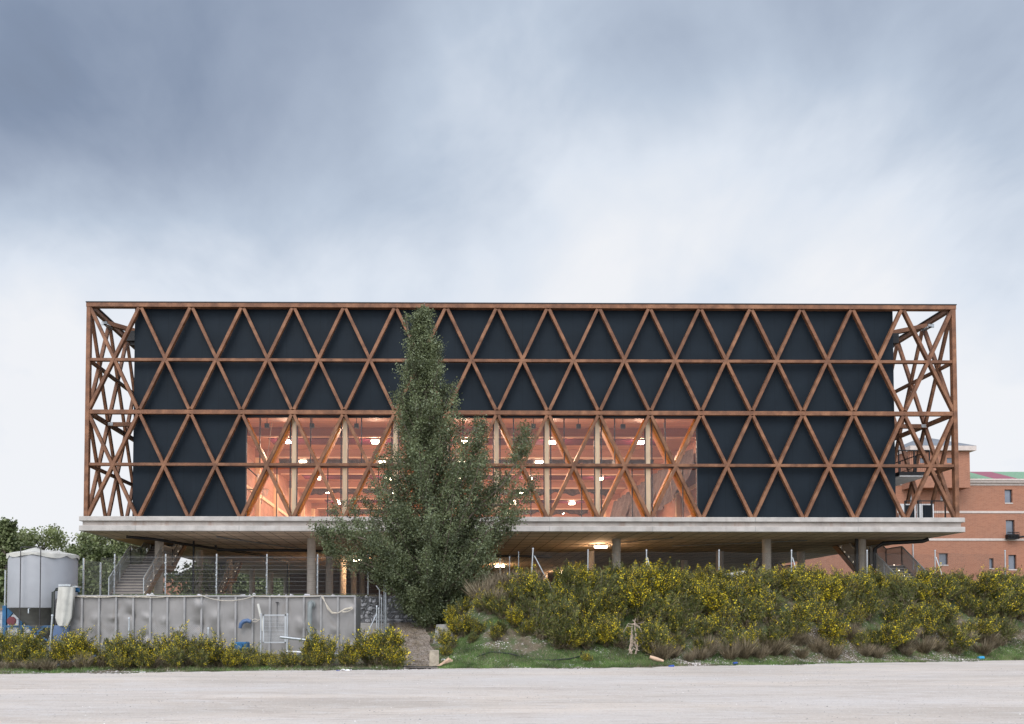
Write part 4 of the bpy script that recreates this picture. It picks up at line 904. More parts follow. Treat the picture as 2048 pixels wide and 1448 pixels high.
for i, (u, v, y, w, h, m_, lab) in enumerate(((692, 1331, 28.9, .33, .09, 'litter_white', 'crumpled white plastic sheet left of the path mouth'), (676, 1333, 28.8, .1, .06, 'litter_blue', 'small blue scrap beside the white plastic sheet'),
      (1343, 1331, 31.6, .2, .07, 'litter_blue', 'crushed blue can at the verge, left of the dry brush'), (1471, 1325, 33.2, .16, .08, 'litter_blue', 'round dark blue can at the foot of the dry brush'), (1962, 1304, 37.6, .26, .13, 'litter_cyan', 'bright cyan can near the right edge'),
      (887, 1298, 32.5, .13, .1, 'litter_white', 'white plastic scrap above the stone block'), (1057, 1310, 32.2, .14, .05, 'litter_white', 'white carton on the grass slope beside the black hose'), (1142, 1321, 31.2, .17, .06, 'litter_white', 'white paper in the grass under the broom'),
      (285, 1344, 27.9, .18, .05, 'litter_white', 'flat white bottle at the left verge'), (93, 1346, 27.2, .1, .04, 'litter_white', 'small white scrap at the far left verge'), (1239, 1278, 35.2, .1, .1, 'litter_white', 'white paper scrap left of the dead stalk'))):
    p = W(u, v, y); mb = MB()
    z = max(ground_z(p.x, y), 0) + h * .45
    mb.sheet(lambda a, b: (p.x + (a - .5) * w * (1 + .2 * math.sin(b * 9)), y + (b - .5) * w * .6 + .03 * math.sin(a * 11 + i), z + h * (.5 * math.sin(a * 7 + i) * math.cos(b * 6) * .8)), 7, 5, False)
    if 'can' in lab: mb = MB().tube([(p.x - w / 2, y, z), (p.x + w / 2, y + .05, z + .02)], h * .6, 10)
    o = mb.build('can' if 'can' in lab and 'carton' not in lab else 'litter', M[m_])
    if 'carton' in lab: o.name = 'litter'
    if len(o.data.polygons) == 35: sm_ = o.modifiers.new('thickness', 'SOLIDIFY'); sm_.thickness = .012
    tag(o, lab, 'can' if 'can' in lab and 'carton' not in lab else 'litter')
def on_ground(pts, lift=.03): return [(x, y, max(ground_z(x, y), .02) + lift) for x, y in pts]
a = [WX(u, 31.8) for u in (955, 985, 1020, 1060, 1100, 1140, 1165, 1178, 1172, 1150)]
hz_ = on_ground(list(zip(a, (32.3, 32.6, 32.4, 31.9, 31.8, 32.0, 32.4, 33.2, 33.8, 34.2))), .05)
tag(MB().tube([Vector(hz_[i]).lerp(Vector(hz_[i + 1]), t) for i in range(len(hz_) - 1) for t in (0, .5)], .028, 7).build('black_hose', M['rubber']), 'black hose looping across the grass slope under the broom', 'hose')
a = [(WX(u, 30.4), y) for u, y in ((800, 30.55), (822, 30.5), (850, 30.45), (872, 30.6), (885, 30.9))]
tag(MB().tube(on_ground(a, .045), .022, 7).build('black_hose', M['rubber']), 'black hose lying straight across the mouth of the path', 'hose')
tag(MB().tube([Vector(q) for q in on_ground([(WX(u, 29.2), 29.2 + .1 * math.sin(u)) for u in (700, 715, 730, 745)], .04)], .02, 7).build('green_hose', M['fern']), 'thin green hose end beside the brightest broom bush', 'hose')
wood = MB(); p = W(875, 1322, 30.9)
for k in range(3): wood.beam((p.x + .0 + k * .07, 30.9 + k * .05, .05 + k * .05), (p.x + .42 + k * .06, 31.1 + k * .07, .35 - k * .04), .07, .05)
tag(wood.build('broken_plank', M['plank']), 'pale broken planks leaning right of the upright stone block', 'plank')
p = W(1313, 1306, 32.6); gz_ = ground_z(p.x, 32.6)
tag(MB().tube([(p.x - .26, 32.6, gz_ + .22), (p.x, 32.55, gz_ + .13), (p.x + .24, 32.5, gz_ + .06)], [.07, .085, .05], 8).build('log', M['plank']), 'short pale log lying at the foot of the broom bank', 'log')

# dead pale stalk with broken branches
st = MB(); p = W(1266, 1298, 33.3); x0, y0 = p.x, 33.3; z0 = ground_z(x0, y0)
rr = random.Random(4)
for k in range(7):
    ax = rr.uniform(-.16, .2); pts_ = [(x0 + ax * .6, y0, z0)]; h = rr.uniform(.7, 1.5)
    for q in range(1, 8): pts_.append((x0 + ax * (1 - q / 9) + rr.uniform(-.05, .05) + (.03 if q > 5 else 0), y0 + rr.uniform(-.05, .05), z0 + h * q / 7))
    st.tube(pts_, [.028 - .0028 * q for q in range(8)], 5)
for k in range(8):
    h = rr.choice((rr.uniform(.15, .5), rr.uniform(.95, 1.45))); s_ = rr.choice((-1, 1, 1)); st.tube([(x0, y0, z0 + h), (x0 + s_ * rr.uniform(.12, .3), y0 - rr.uniform(0, .2), z0 + h - rr.uniform(-.1, .2)), (x0 + s_ * rr.uniform(.2, .5), y0 - rr.uniform(0, .3), z0 + h - rr.uniform(-.1, .35))], [.018, .012, .006], 4)
tag(st.build('dead_stalk', M['dry_wood']), 'bleached dead stalk with broken twigs standing before the broom', 'dead plant')

# ------------------------------------------------------------------ poplar
def leaf_cloud(centres, rad, per, size, flat=.5, droop=0):
    n = len(centres) * per
    P = np.repeat(centres, per, 0) + rng.normal(size=(n, 3)) * np.repeat(np.broadcast_to(rad, (len(centres),))[:, None], per, 0) * np.array([1, 1, .9])
    U = rand_dir(n); Nn = rand_dir(n); V = unit(np.cross(U, Nn)); s = size * rng.uniform(.6, 1.3, n)[:, None]
    return P, U * s * .8, V * s
tx, ty = WX(862, 40.3), 40.3; tz = ground_z(tx, ty)
pop = empty('poplar_tree', (tx, ty, tz), 'tall narrow grey-green poplar standing alone before the middle of the pavilion', 'tree')
pxm = 1706.67 / 40.3
hv = [0, 1.0, 2.0, 3.2, 4.3, 5.1, 6.3, 7.4, 8.5, 9.6, 10.8, 12.0, 13.3, 14.5, 15.35]
Lw = np.array([14, 50, 84, 150, 200, 195, 138, 104, 92, 82, 66, 52, 32, 11, 2]) / pxm
Rw = np.array([40, 95, 120, 145, 165, 176, 155, 145, 124, 96, 74, 55, 34, 12, 2]) / pxm
trunk = [(tx, ty, tz - .2), (tx + .05, ty, tz + 2), (tx - .1, ty, tz + 5), (tx - .15, ty + .05, tz + 8), (tx - .25, ty, tz + 11), (tx - .38, ty, tz + 14), (tx - .42, ty, tz + 15.2)]
tb = MB().tube(trunk, [.22, .18, .14, .10, .07, .035, .012], 10)
tbr = MB(); cents = []; crad = []
rr = np.random.default_rng(11)
def axis_x(h): return tx + float(np.interp(h, [0, 5, 11, 15.2], [.0, -.1, -.25, -.42]))
nb = 240
for k in range(nb):
    h1 = 15.0 * (rr.uniform(0.02, 1) ** 1.15); 
    az_ = rr.uniform(0, 6.28319); ca, sa = math.cos(az_), math.sin(az_)
    Lh = np.interp(h1, hv, Lw); Rh = np.interp(h1, hv, Rw)
    rmax = (Rh if ca > 0 else Lh) if abs(ca) > .5 else (Rh + Lh) / 2 * .9
    rad_ = rmax * rr.uniform(.5, 1.16)
    if h1 > 5.6: rise = rad_ * rr.uniform(1.1, 2.0)
    else: rise = rad_ * rr.uniform(.25, .8)
    h0 = max(.9, h1 - rise)
    p0 = np.array([axis_x(h0), ty, tz + h0]); p1 = np.array([axis_x(h1) + ca * rad_, ty + sa * rad_ * .9, tz + h1])
    mid = (p0 * .45 + p1 * .55) + np.array([ca * rad_ * .12, sa * rad_ * .12, -rise * .12])
    pts_ = [(1 - t) ** 2 * p0 + 2 * t * (1 - t) * mid + t * t * p1 for t in np.linspace(0, 1, 7)]
    tbr.tube([tuple(q) for q in pts_], [max(.006, .012 + .012 * rad_ * (1 - t)) for t in np.linspace(0, 1, 7)], 5, False)
    for t in np.linspace(.25, 1, max(4, int(5 + rad_ * 3.2))):
        q = (1 - t) ** 2 * p0 + 2 * t * (1 - t) * mid + t * t * p1
        for _ in range(2): cents.append(q + rr.normal(size=3) * .12); crad.append(.09 + .07 * rr.random())
# the side leader on the right and the low arm on the left
def arm(pts_, n, r, sp_):
    pts_ = np.array(pts_, float); tbr.tube([tuple(q) for q in pts_], [.05 * (1 - i / len(pts_)) + .01 for i in range(len(pts_))], 6)
    for k in range(n):
        t = rr.uniform(.12, 1) * (len(pts_) - 1); i = min(int(t), len(pts_) - 2); q = pts_[i] * (1 - t + i) + pts_[i + 1] * (t - i)
        cents.append(q + rr.normal(size=3) * np.array([sp_, sp_, sp_ * 1.4]) * (1.15 - .6 * t / (len(pts_) - 1))); crad.append(r)
def TP(u, v, dy=0): q = W(u, v, ty + dy); return (q.x, q.y, q.z)
arm([TP(890, 1090), TP(960, 1010, -.6), TP(1005, 970, -.8), TP(1030, 930, -.8), TP(1045, 895, -.8), TP(1056, 862, -.8)], 100, .15, .24)
arm([TP(960, 1010, -.6), TP(1010, 1010, -.7), TP(1050, 985, -.8), TP(1072, 960, -.8)], 40, .16, .22)
arm([TP(900, 1000), TP(940, 930, .4), TP(958, 880, .4), TP(962, 838, .4)], 60, .14, .22)
arm([TP(840, 1120), TP(770, 1090, -.5), TP(700, 1070, -.6), TP(660, 1065, -.7), TP(632, 1068, -.7)], 95, .15, .22)
arm([TP(840, 1160), TP(760, 1140, -.5), TP(700, 1115, -.6), TP(660, 1100, -.7)], 80, .15, .24)
arm([TP(870, 1120), TP(950, 1080, -.4), TP(1010, 1040, -.6), TP(1040, 1025, -.7)], 60, .16, .24)
arm([TP(838, 720), TP(818, 670), TP(811, 630)], 12, .08, .06)
arm([TP(850, 680), TP(848, 640), TP(849, 604)], 22, .075, .06)
arm([TP(870, 1210), TP(900, 1200, -.5), TP(960, 1160, -.6), TP(990, 1130, -.6)], 50, .17, .28)
arm([TP(866, 1230), TP(862, 1190, -.3), TP(845, 1150, -.4)], 40, .16, .22)
C = np.array(cents); Cr = np.array(crad)
P, U, V = leaf_cloud(C, Cr * 1.1, 46, .042)
tb.build('trunk', M['bark'], pop); tbr.build('branches', M['bark'], pop)['kind'] = 'stuff'
o = link('crown', quads('crown', P, U, V, M['poplar']), None, pop)

# ------------------------------------------------------------------ trees beyond
def round_tree(u, vtop, Y, w, lab, m_, size=.16, dense=1.0, base=3.0, conical=False):
    top = W(u, vtop, Y); h = top.z - base
    t = empty('background_tree', (top.x, Y, base), lab, 'tree', 'trees beyond the left end of the pavilion')
    tr = MB().tube([(top.x, Y, base), (top.x + .1, Y, base + h * .4), (top.x, Y, base + h * .9)], [.25, .17, .04], 8)
    cs = []; r = np.random.default_rng(abs(int(u)) + 50)
    for k in range(int(70 * dense)):
        hh = r.uniform(.12, 1); a = r.uniform(0, 6.28); prof = (1 - hh) ** .8 * 1.1 if conical else math.sin(min(1, hh * .93 + .02) * 3.1) ** .55
        rad_ = w / 2 * prof * r.uniform(.5, 1.05); q = np.array([top.x + math.cos(a) * rad_, Y + math.sin(a) * rad_, base + h * hh])
        tr.tube([(top.x, Y, base + h * max(.1, hh - .25)), tuple(q)], [.05, .015], 4, False)
        for _ in range(5): cs.append(q + r.normal(size=3) * w * .075)
    P, U, V = leaf_cloud(np.array(cs), w * .055, 32, size)
    tr.build('trunk', M['bark'], t); link('crown', quads('crown', P, U, V, m_), None, t)
round_tree(10, 1046, 62, 3.0, 'dark pointed tree at the very left edge of the photo', M['conifer'], .11, 1.0, 2.0, True)
round_tree(-50, 1062, 66, 6, 'dark round tree just beyond the left edge', M['conifer'], .14, 1.0, 2.0)
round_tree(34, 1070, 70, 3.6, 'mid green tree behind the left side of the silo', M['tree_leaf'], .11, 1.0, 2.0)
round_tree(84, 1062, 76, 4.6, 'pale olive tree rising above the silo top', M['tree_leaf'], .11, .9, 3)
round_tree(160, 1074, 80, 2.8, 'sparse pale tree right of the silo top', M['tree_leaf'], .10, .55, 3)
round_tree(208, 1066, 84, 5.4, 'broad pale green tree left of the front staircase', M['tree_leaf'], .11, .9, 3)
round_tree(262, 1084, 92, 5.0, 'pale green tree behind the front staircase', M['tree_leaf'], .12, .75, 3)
round_tree(185, 1100, 70, 4.0, 'dense dark green bush tree behind the short mesh fence', M['conifer'], .12, 1.0, 3)
round_tree(232, 1106, 74, 3.8, 'dark green bush tree against the staircase railing', M['conifer'], .12, 1.0, 3)
round_tree(440, 1130, 125, 9, 'dark tree seen far under the slab between left columns', M['conifer'], .2, 1.1, 3)
round_tree(520, 1134, 128, 9, 'far dark tree under the slab right of the second staircase', M['conifer'], .2, 1.0, 3)
round_tree(590, 1140, 128, 9, 'far dark tree under the slab beside the brown service room', M['conifer'], .2, 1.0, 3)
# hedge between the trees
P, U, V = leaf_cloud(np.stack([rng.uniform(-60, -16.5, 500), rng.uniform(60, 66, 500), 2.5 + rng.uniform(0, 1, 500) ** .7 * 3.2], 1), .35, 45, .13)
h_ = link('hedge', quads('hedge', P, U, V, M['conifer']), None); tag(h_, 'dark green hedge running behind silo and mesh fence', 'hedge', kind='stuff')
lb = MB().box(WX(300, 150), WX(420, 150), 150, 158, 3, WZ(1151, 150, 380)).build('brick_house', M['brick']); tag(lb, 'low brick house far away seen beneath the slab past the left columns', 'house')
MB().box(WX(298, 150), WX(422, 150), 149.6, 158.4, WZ(1151, 150, 380) + .01, WZ(1148, 150, 380)).build('roof', M['slate'], lb)

# ------------------------------------------------------------------ brick building on the right
BY = 110
bb = empty('brick_building', (WX(1900, BY), BY, 3), 'orange brick building with pale stone bands and a green and crimson metal roof at right', 'building')
zE = WZ(962, BY, 2000); xL = WX(1560, BY); xT0, xT1 = WX(1822.5, 108), WX(1943, 108); xR = WX(2300, BY)
wins = [(2011.7, 2027.3, 979, 1007), (2012.8, 2030.4, 1040, 1076.5), (2016.5, 2032.5, 1109.7, 1140), (1978, 1987, 1116.5, 1138), (1877.7, 1895.7, 1106.6, 1131), (1883, 1893, 979, 1001), (2120, 2136, 979, 1007), (2120, 2136, 1042, 1072), (2122, 2138, 1110, 1140)]
# wall built round its openings so that every window is a real recess
def wall_with_holes(x0, x1, z0, z1, y, th, holes):
    mb = MB(); xs_ = sorted({x0, x1, *[h[0] for h in holes], *[h[1] for h in holes]}); zs_ = sorted({z0, z1, *[h[2] for h in holes], *[h[3] for h in holes]})
    for i in range(len(xs_) - 1):
        run = None
        for j in range(len(zs_) - 1):
            cx_, cz_ = (xs_[i] + xs_[i + 1]) / 2, (zs_[j] + zs_[j + 1]) / 2
            hole = any(h[0] < cx_ < h[1] and h[2] < cz_ < h[3] for h in holes)
            if not hole: run = (zs_[j], zs_[j + 1]) if run is None else (run[0], zs_[j + 1])
            if (hole or j == len(zs_) - 2) and run: mb.box(xs_[i], xs_[i + 1], y, y + th, *run); run = None
    return mb
H = [(WX(a, BY), WX(b, BY), WZ(d, BY, a), WZ(c, BY, a)) for a, b, c, d in wins]
wall_with_holes(xL, xR, 2, zE, BY, .5, H).build('wall', M['brick'], bb)
MB().box(xL, xR, BY + .5, BY + 12, 2, zE - .2).build('rear_wall', M['brick'], bb)
for (a, b, c, d) in H:
    f = MB().box(a, a + .09, BY + .22, BY + .34, c, d).box(b - .09, b, BY + .22, BY + .34, c, d).box(a + .09, b - .09, BY + .22, BY + .34, d - .09, d).build('window_frame', M['reveal'], bb)
    MB().box(a + .09, b - .09, BY + .28, BY + .31, c + .1, d - .09).build('pane', M['window_dark'], f)
    MB().box(a - .02, b + .02, BY - .05, BY + .3, c - .04, c + .1).build('sill', M['band'], f)
for v0, v1 in ((966.5, 971), (1022, 1026.5), (1077, 1081.5)): MB().box(xL, xR, BY - .07, BY - .003, WZ(v1, BY, 2000), WZ(v0, BY, 2000)).build('stone_band', M['band'], bb)
MB().box(xT1 - 1, xR, BY - .5, BY + .2, zE + .003, zE + .22).box(xT1 - 1, xR, BY - .35, BY - .02, zE - .26, zE).build('eave', M['band'], bb)
zR = WZ(943.5, 118, 2000)
xa = [xT1 - 4, 72.0, 75.2, xR]
for i, (mm) in enumerate(('roof_green', 'roof_red', 'roof_green')):
    k = 0 if i == 0 else 2.2
    x0_, x1_ = xa[i], xa[i + 1]; s0 = 0 if i == 0 else 2.0; s1 = 0 if i == 2 else 2.0
    MB().add([(x0_, BY - .4, zE + .25), (x1_, BY - .4, zE + .25), (x1_ + s1, 118, zR), (x0_ + s0, 118, zR), (x0_, BY - .4, zE + .18), (x1_, BY - .4, zE + .18), (x1_ + s1, 118, zR - .1), (x0_ + s0, 118, zR - .1)], [(0, 1, 2, 3), (7, 6, 5, 4), (0, 4, 5, 1), (2, 6, 7, 3)]).build('roof_sheet', M[mm], bb)
# tower
zTE = WZ(893, 108, 1900)
tw = [(WX(2082.5, 216) if False else 2 * 0, 0)]
H2 = [(WX(a, 108), WX(b, 108), WZ(d, 108, a), WZ(c, 108, a)) for a, b, c, d in ((1897, 1911, 915.5, 926), (1870, 1879, 915.5, 926), (1843, 1853, 915.5, 926))]
wall_with_holes(xT0, xT1, zE - 1.2, zTE - .6, 108, .4, H2).build('tower_wall', M['brick'], bb)
for (a, b, c, d) in H2: MB().box(a, b, 108.2, 108.25, c, d).build('pane', M['window_dark'], bb)
xc = WX(1786, 113)
MB().add([(xT0, 108.01, zE - 1.2), (xc, 113, zE - 1.2), (xc, 113, zTE - .6), (xT0, 108.01, zTE - .6), (xT0 - .0, 126, zE - 1.2), (xc, 126, zE - 1.2), (xc, 126, zTE - .6), (xT0, 126, zTE - .6)], [(0, 3, 2, 1), (1, 2, 6, 5)]).box(xT0, xT1, 108.4, 126, zE - 1.2, zTE - .6).build('tower_side_wall', M['brick'], bb)
zA = WZ(875, 117, 1855); xA0, xA1 = WX(1845, 117), WX(1858, 117); o_ = .55
E_ = [(xT0 - .2, 108 - o_), (xT1 + o_, 108 - o_), (xT1 + o_, 126.5), (xc - o_, 126.5), (xc - o_, 113 - .3)]
MB().add([(x, y, zTE - .6) for x, y in E_] + [(x, y, zTE) for x, y in E_], [(0, 1, 2, 3, 4)[::-1], (5, 6, 7, 8, 9)] + [(i, (i + 1) % 5, 5 + (i + 1) % 5, 5 + i) for i in range(5)]).build('tower_eave', M['band'], bb)
MB().add([(x, y, zTE + .01) for x, y in E_] + [(xA0, 117, zA), (xA1, 117, zA)], [(0, 1, 6, 5), (1, 2, 6), (2, 3, 5, 6), (3, 4, 5), (4, 0, 5)]).build('tower_roof', M['slate'], bb)
for u, v0, v1 in ((1822.5, 972, 1000), (1825, 1088, 1110)): x = WX(u, BY); MB().tube([(x, BY - .12, WZ(v1 + 30, BY, u)), (x, BY - .12, WZ(v0, BY, u))], .07, 8).build('downpipe', M['galv'], bb)
# iron balcony basket with its bracket arm
x0_, x1_ = WX(2013, 109.6), WX(2036, 109.6); zb0, zb1 = WZ(1078, 109.6, 2020), WZ(1065, 109.6, 2020)
bk_ = MB()
for i in range(9):
    x = x0_ + (x1_ - x0_) * i / 8; bk_.tube([(x, 109.95, zb0), (x, 109.3, zb0 + .05), (x, 109.15, (zb0 + zb1) / 2), (x, 109.35, zb1)], .028, 5)
for z in (zb0, (zb0 + zb1) / 2, zb1): bk_.tube([(x0_, 109.3, z), (x1_, 109.3, z)], .05, 6)
bk_.box(x0_ + .1, x1_ - .1, 109.35, 109.9, zb0, zb1 - .25)
for s_ in range(3): cx_ = x0_ + .35 + s_ * .45; bk_.tube([(cx_ + .16 * math.cos(a), 109.2, (zb0 + zb1) / 2 + .16 * math.sin(a)) for a in np.linspace(0, 6.28, 12)], .03, 5)
bk_.tube([(x1_, 109.4, zb0 + .2), (x1_ + .5, 109.4, zb0 + .3), (x1_ + 1.6, 109.4, zb0 + .25)], .12, 8)
tag(bk_.build('window_basket', M['black_metal']), 'dark wrought iron basket under a window of the orange brick building', 'balcony')

# ------------------------------------------------------------------ broom thicket
def broom_mesh(seed, h, w, stems, flowers, dry=0.0, kid=None):
    r = np.random.default_rng(seed); tw = MB(); Pg = []; Ug = []; Vg = []; Pf = []; Uf = []; Vf = []; Pb = []; Ub = []; Vb = []
    lx, ly = r.normal() * .18, r.normal() * .18
    for k in range(stems):
        a = r.uniform(0, 6.28); sp_ = r.uniform(.05, 1) ** .7; L_ = h * r.uniform(.45, 1.0) * (1 - .25 * sp_)
        if r.random() < .14: L_ *= 1.32
        wob_ = 1 + .28 * math.sin(a * 3 + seed) + .18 * math.sin(a * 5 + seed * 2)
        ex = np.array([math.cos(a) * w / 2 * sp_ * wob_ + lx, math.sin(a) * w / 2 * sp_ * wob_ + ly, L_]); b0 = np.array([math.cos(a) * .12 * sp_, math.sin(a) * .12 * sp_, 0])
        c1 = b0 + np.array([ex[0] * .25, ex[1] * .25, L_ * .5])
        ts = np.linspace(0, 1, 5); pts = [(1 - t) ** 2 * b0 + 2 * t * (1 - t) * c1 + t * t * ex for t in ts]
        tw.tube([tuple(q) for q in pts], [.011, .009, .007, .005, .003], 3, False)
        nb = 40
        t = r.uniform(.30, 1.0, nb) ** .7; t3 = t[:, None]
        q = (1 - t3) ** 2 * b0 + 2 * t3 * (1 - t3) * c1 + t3 ** 2 * ex
        spread = .11 * (1.15 - t3 * .75); q = q + r.normal(size=(nb, 3)) * spread
        d = unit(ex - c1 + r.normal(size=(nb, 3)) * .34 * L_); u = unit(np.cross(d, r.normal(size=(nb, 3))))
        Pg.append(q); Ug.append(u * r.uniform(.010, .018, (nb, 1))); Vg.append(d * r.uniform(.05, .11, (nb, 1)))
        nt2 = 16; t3 = r.uniform(.1, .8, (nt2, 1)); q = (1 - t3) ** 2 * b0 + 2 * t3 * (1 - t3) * c1 + t3 ** 2 * ex + r.normal(size=(nt2, 3)) * .10
        d = unit(ex - c1 + r.normal(size=(nt2, 3)) * .6 * L_); u = unit(np.cross(d, r.normal(size=(nt2, 3)))); Pb.append(q); Ub.append(u * .007); Vb.append(d * r.uniform(.06, .14, (nt2, 1)))
        if r.random() < flowers:
            nf = int(r.integers(10, 34)); t = r.uniform(.62, 1.03, (nf, 1)); q = (1 - t) ** 2 * b0 + 2 * t * (1 - t) * c1 + t ** 2 * ex + r.normal(size=(nf, 3)) * .045
            d = unit(r.normal(size=(nf, 3))); u = unit(np.cross(d, r.normal(size=(nf, 3)))); s_ = r.uniform(.015, .029, (nf, 1)); Pf.append(q); Uf.append(u * s_); Vf.append(d * s_)
    g_ = quads('foliage', np.concatenate(Pg), np.concatenate(Ug), np.concatenate(Vg), M['broom'])
    f_ = quads('flowers', np.concatenate(Pf), np.concatenate(Uf), np.concatenate(Vf), M['flower']) if Pf else None
    Pb, Ub, Vb = np.concatenate(Pb), np.concatenate(Ub), np.concatenate(Vb)
    for p_, u_, v_ in zip(Pb, Ub, Vb): tw.add([p_ - v_, p_ + u_, p_ + v_, p_ - u_], [(0, 1, 2, 3)])
    s_ = tw.mesh('stems'); s_.materials.append(M['twig'])
    return g_, f_, s_
protos = [broom_mesh(s_, 1.5, 1.5, 64, fl) for s_, fl in ((1, .62), (2, .40), (3, .85), (4, .22), (5, .52), (6, .08))]
bright = broom_mesh(9, 1.35, 1.5, 120, .95)
def dry_mesh(seed):
    r = np.random.default_rng(seed); n = 1500
    a = r.uniform(0, 6.28, n); rad_ = r.uniform(0, .16, n); P0 = np.stack([np.cos(a) * rad_, np.sin(a) * rad_, np.zeros(n)], 1)
    d = unit(np.stack([np.cos(a) * r.uniform(.1, 1.0, n), np.sin(a) * r.uniform(.1, 1.0, n), r.uniform(.6, 1.3, n)], 1)); L_ = r.uniform(.25, .85, n)[:, None]
    P0 = P0 + d * L_ * r.uniform(.1, .9, (n, 1)); u = unit(np.cross(d, r.normal(size=(n, 3))))
    return quads('stalks', P0, u * .006, d * L_ * .28, M['dry_grass'] if seed % 2 else M['twig'])
drys = [dry_mesh(s_) for s_ in range(20, 25)]
def plant(name, x, y, meshes, s_, lab, cat, group=None, zoff=-.03, sz=None):
    z = max(ground_z(x, y), 0) + zoff
    t = empty(name, (x, y, z), lab, cat, group); t.rotation_euler = (0, 0, random.uniform(0, 6.28)); t.scale = (s_, s_, (sz or s_))
    for nm, me in meshes:
        if me is None: continue
        o = bpy.data.objects.new(nm, me); COL.objects.link(o); o.parent = t
        if nm != 'foliage': o['kind'] = 'stuff'
    return t
G1 = 'broom shrubs of the bank thicket'
used_labels = {}
LOOK = ['well flowered', 'partly flowered', 'densely yellow', 'sparsely flowered', 'yellow tipped', 'almost flowerless', 'bright yellow']
PN = ['first', 'second', 'third', 'fourth', 'fifth', 'sixth', 'seventh', 'eighth']
def along(u):
    """where along the fence posts of the crest a bush stands"""
    if u < 1000: return 'between poplar and first post'
    if u < 1066: return 'left of the first post'
    for i in range(7):
        if u < cu[i + 1]:
            m_ = (cu[i] + cu[i + 1]) / 2
            return 'right of the %s post' % PN[i] if u < m_ else 'left of the %s post' % PN[i + 1]
    return 'right of the last post'
def slope_row(x, y):
    t = (y - Ye(x)) / (Yc(x) - Ye(x))
    return 'at the bank foot' if t < .38 else 'low on the bank' if t < .58 else 'halfway up the bank' if t < .8 else 'high on the bank' if t < 1.0 else 'along the crest'
LM = [(20, 'silo leg'), (60, 'silo cone'), (104, 'leaning fence post'), (130, 'blue collar'), (170, 'left end of the tank'), (240, 'left third of the tank'), (304, 'left lifting ring'), (370, 'middle of the tank'), (430, 'long rope loop'), (490, 'blue hose'), (550, 'white gate'), (622, 'outlet pipe'), (690, 'right end of the tank'), (760, 'bright bush')]
def beside(u):
    k = min(LM, key=lambda q: abs(q[0] - u)); return ('left of' if u < k[0] else 'right of') + ' the ' + k[1]
def unique(lab):
    n = used_labels.get(lab, 0); used_labels[lab] = n + 1
    sfx = '' if n == 0 else [', its neighbour', ', third of its clump', ', fourth of its clump', ', fifth of its clump', ', sixth of its clump', ', seventh of its clump'][min(n - 1, 5)]
    if len((lab + sfx).split()) > 16: sfx = ' ' + sfx.split()[1]
    return lab + sfx
rs = random.Random(5)
def broom(x, y, k, s_, lab, group, sz=None):
    g_, f_, st_ = protos[k] if k >= 0 else bright
    return plant('broom_shrub', x, y, (('foliage', g_), ('flowers', f_), ('stems', st_)), s_, lab, 'shrub', group, sz=sz)
cnt = 0
x = 1.1
while x < 31:
    e = Ye(x); c = Yc(x)
    y0_ = e + (3.2 if x < 4 else 2.0 if x < 8 else 1.45)
    y = y0_ + rs.uniform(0, .5)
    while y < c + 1.6:
        xx = x + rs.uniform(-.4, .4); yy = y + rs.uniform(-.3, .3)
        # the crest left of the fence stays low and brown, as does the strip by the tree
        u_ = 876 + 1706.67 * xx / yy
        low = u_ < 1120 and yy > 37
        k = rs.choice((0, 1, 2, 2, 2, 3, 4, 5, 5, 3)); s_ = rs.uniform(.66, 1.2) * (.6 if low else .66 if u_ < 1050 else 1) * (.85 if yy < y0_ + 1 else 1)
        if yy > c - .9: s_ *= .82
        if u_ > 905 and not (low and rs.random() < .4):
            broom(xx, yy, k, s_, unique('%s broom %s, %s' % (LOOK[k], slope_row(xx, yy), along(u_))), G1); cnt += 1
        y += .95
    x += .80
# left row before the tank and silo
G2 = 'broom shrubs in front of tank and silo'
for u in range(-40, 600, 27):
    y = 29.6 + rs.uniform(-.5, 1.0); v = [1.0, 1.05, .95][rs.randrange(3)]
    hgt = float(np.interp(u, [0, 60, 100, 150, 250, 300, 380, 450, 500, 560, 640], [.82, .8, .95, .62, .88, .92, .95, .82, .62, .5, .6])) * rs.uniform(.72, 1.2)
    k = rs.choice((0, 1, 2, 2, 4, 0)); broom(WX(u + rs.uniform(-8, 8), y), y, k, hgt, unique('%s broom of the back row, %s' % (LOOK[k], beside(u))), G2)
    k = rs.choice((0, 2, 3, 4)); yf_ = max(Ye(WX(u, 28)) + .7, y - 1.3)
    if u % 2 == 0: broom(WX(u + 14, yf_), yf_, k, hgt * .6, unique('low %s broom of the front row, %s' % (LOOK[k], beside(u + 14))), G2)
for u, y, s_, w_ in ((615, 30.6, .75, 'yellow broom shrub before the outlet pipe foot'), (646, 30.8, .95, 'tall thin yellow broom shrub right of the outlet pipe'), (652, 30.1, .7, 'low yellow broom shrub in front of the tall thin one by the outlet pipe'), (690, 31, .7, 'yellow broom shrub before the right end of the tank'), (700, 30.4, .5, 'small broom shrub above the white plastic litter'), (630, 30.0, .45, 'tiny broom shrub right of the white mesh gate')): broom(WX(u, y), y, rs.choice((0, 2)), s_, w_, 'broom shrubs by the white gate')
broom(WX(765, 30.7), 30.7, -1, 1.12, 'brightest yellow broom bush, leaning over the left side of the path mouth', None)
broom(WX(742, 31.4), 31.4, -1, .95, 'bright yellow broom bush just behind the brightest one, around the leaning brace', None)
broom(WX(790, 30.2), 30.2, -1, .62, 'small bright broom bush touching the path edge', None)
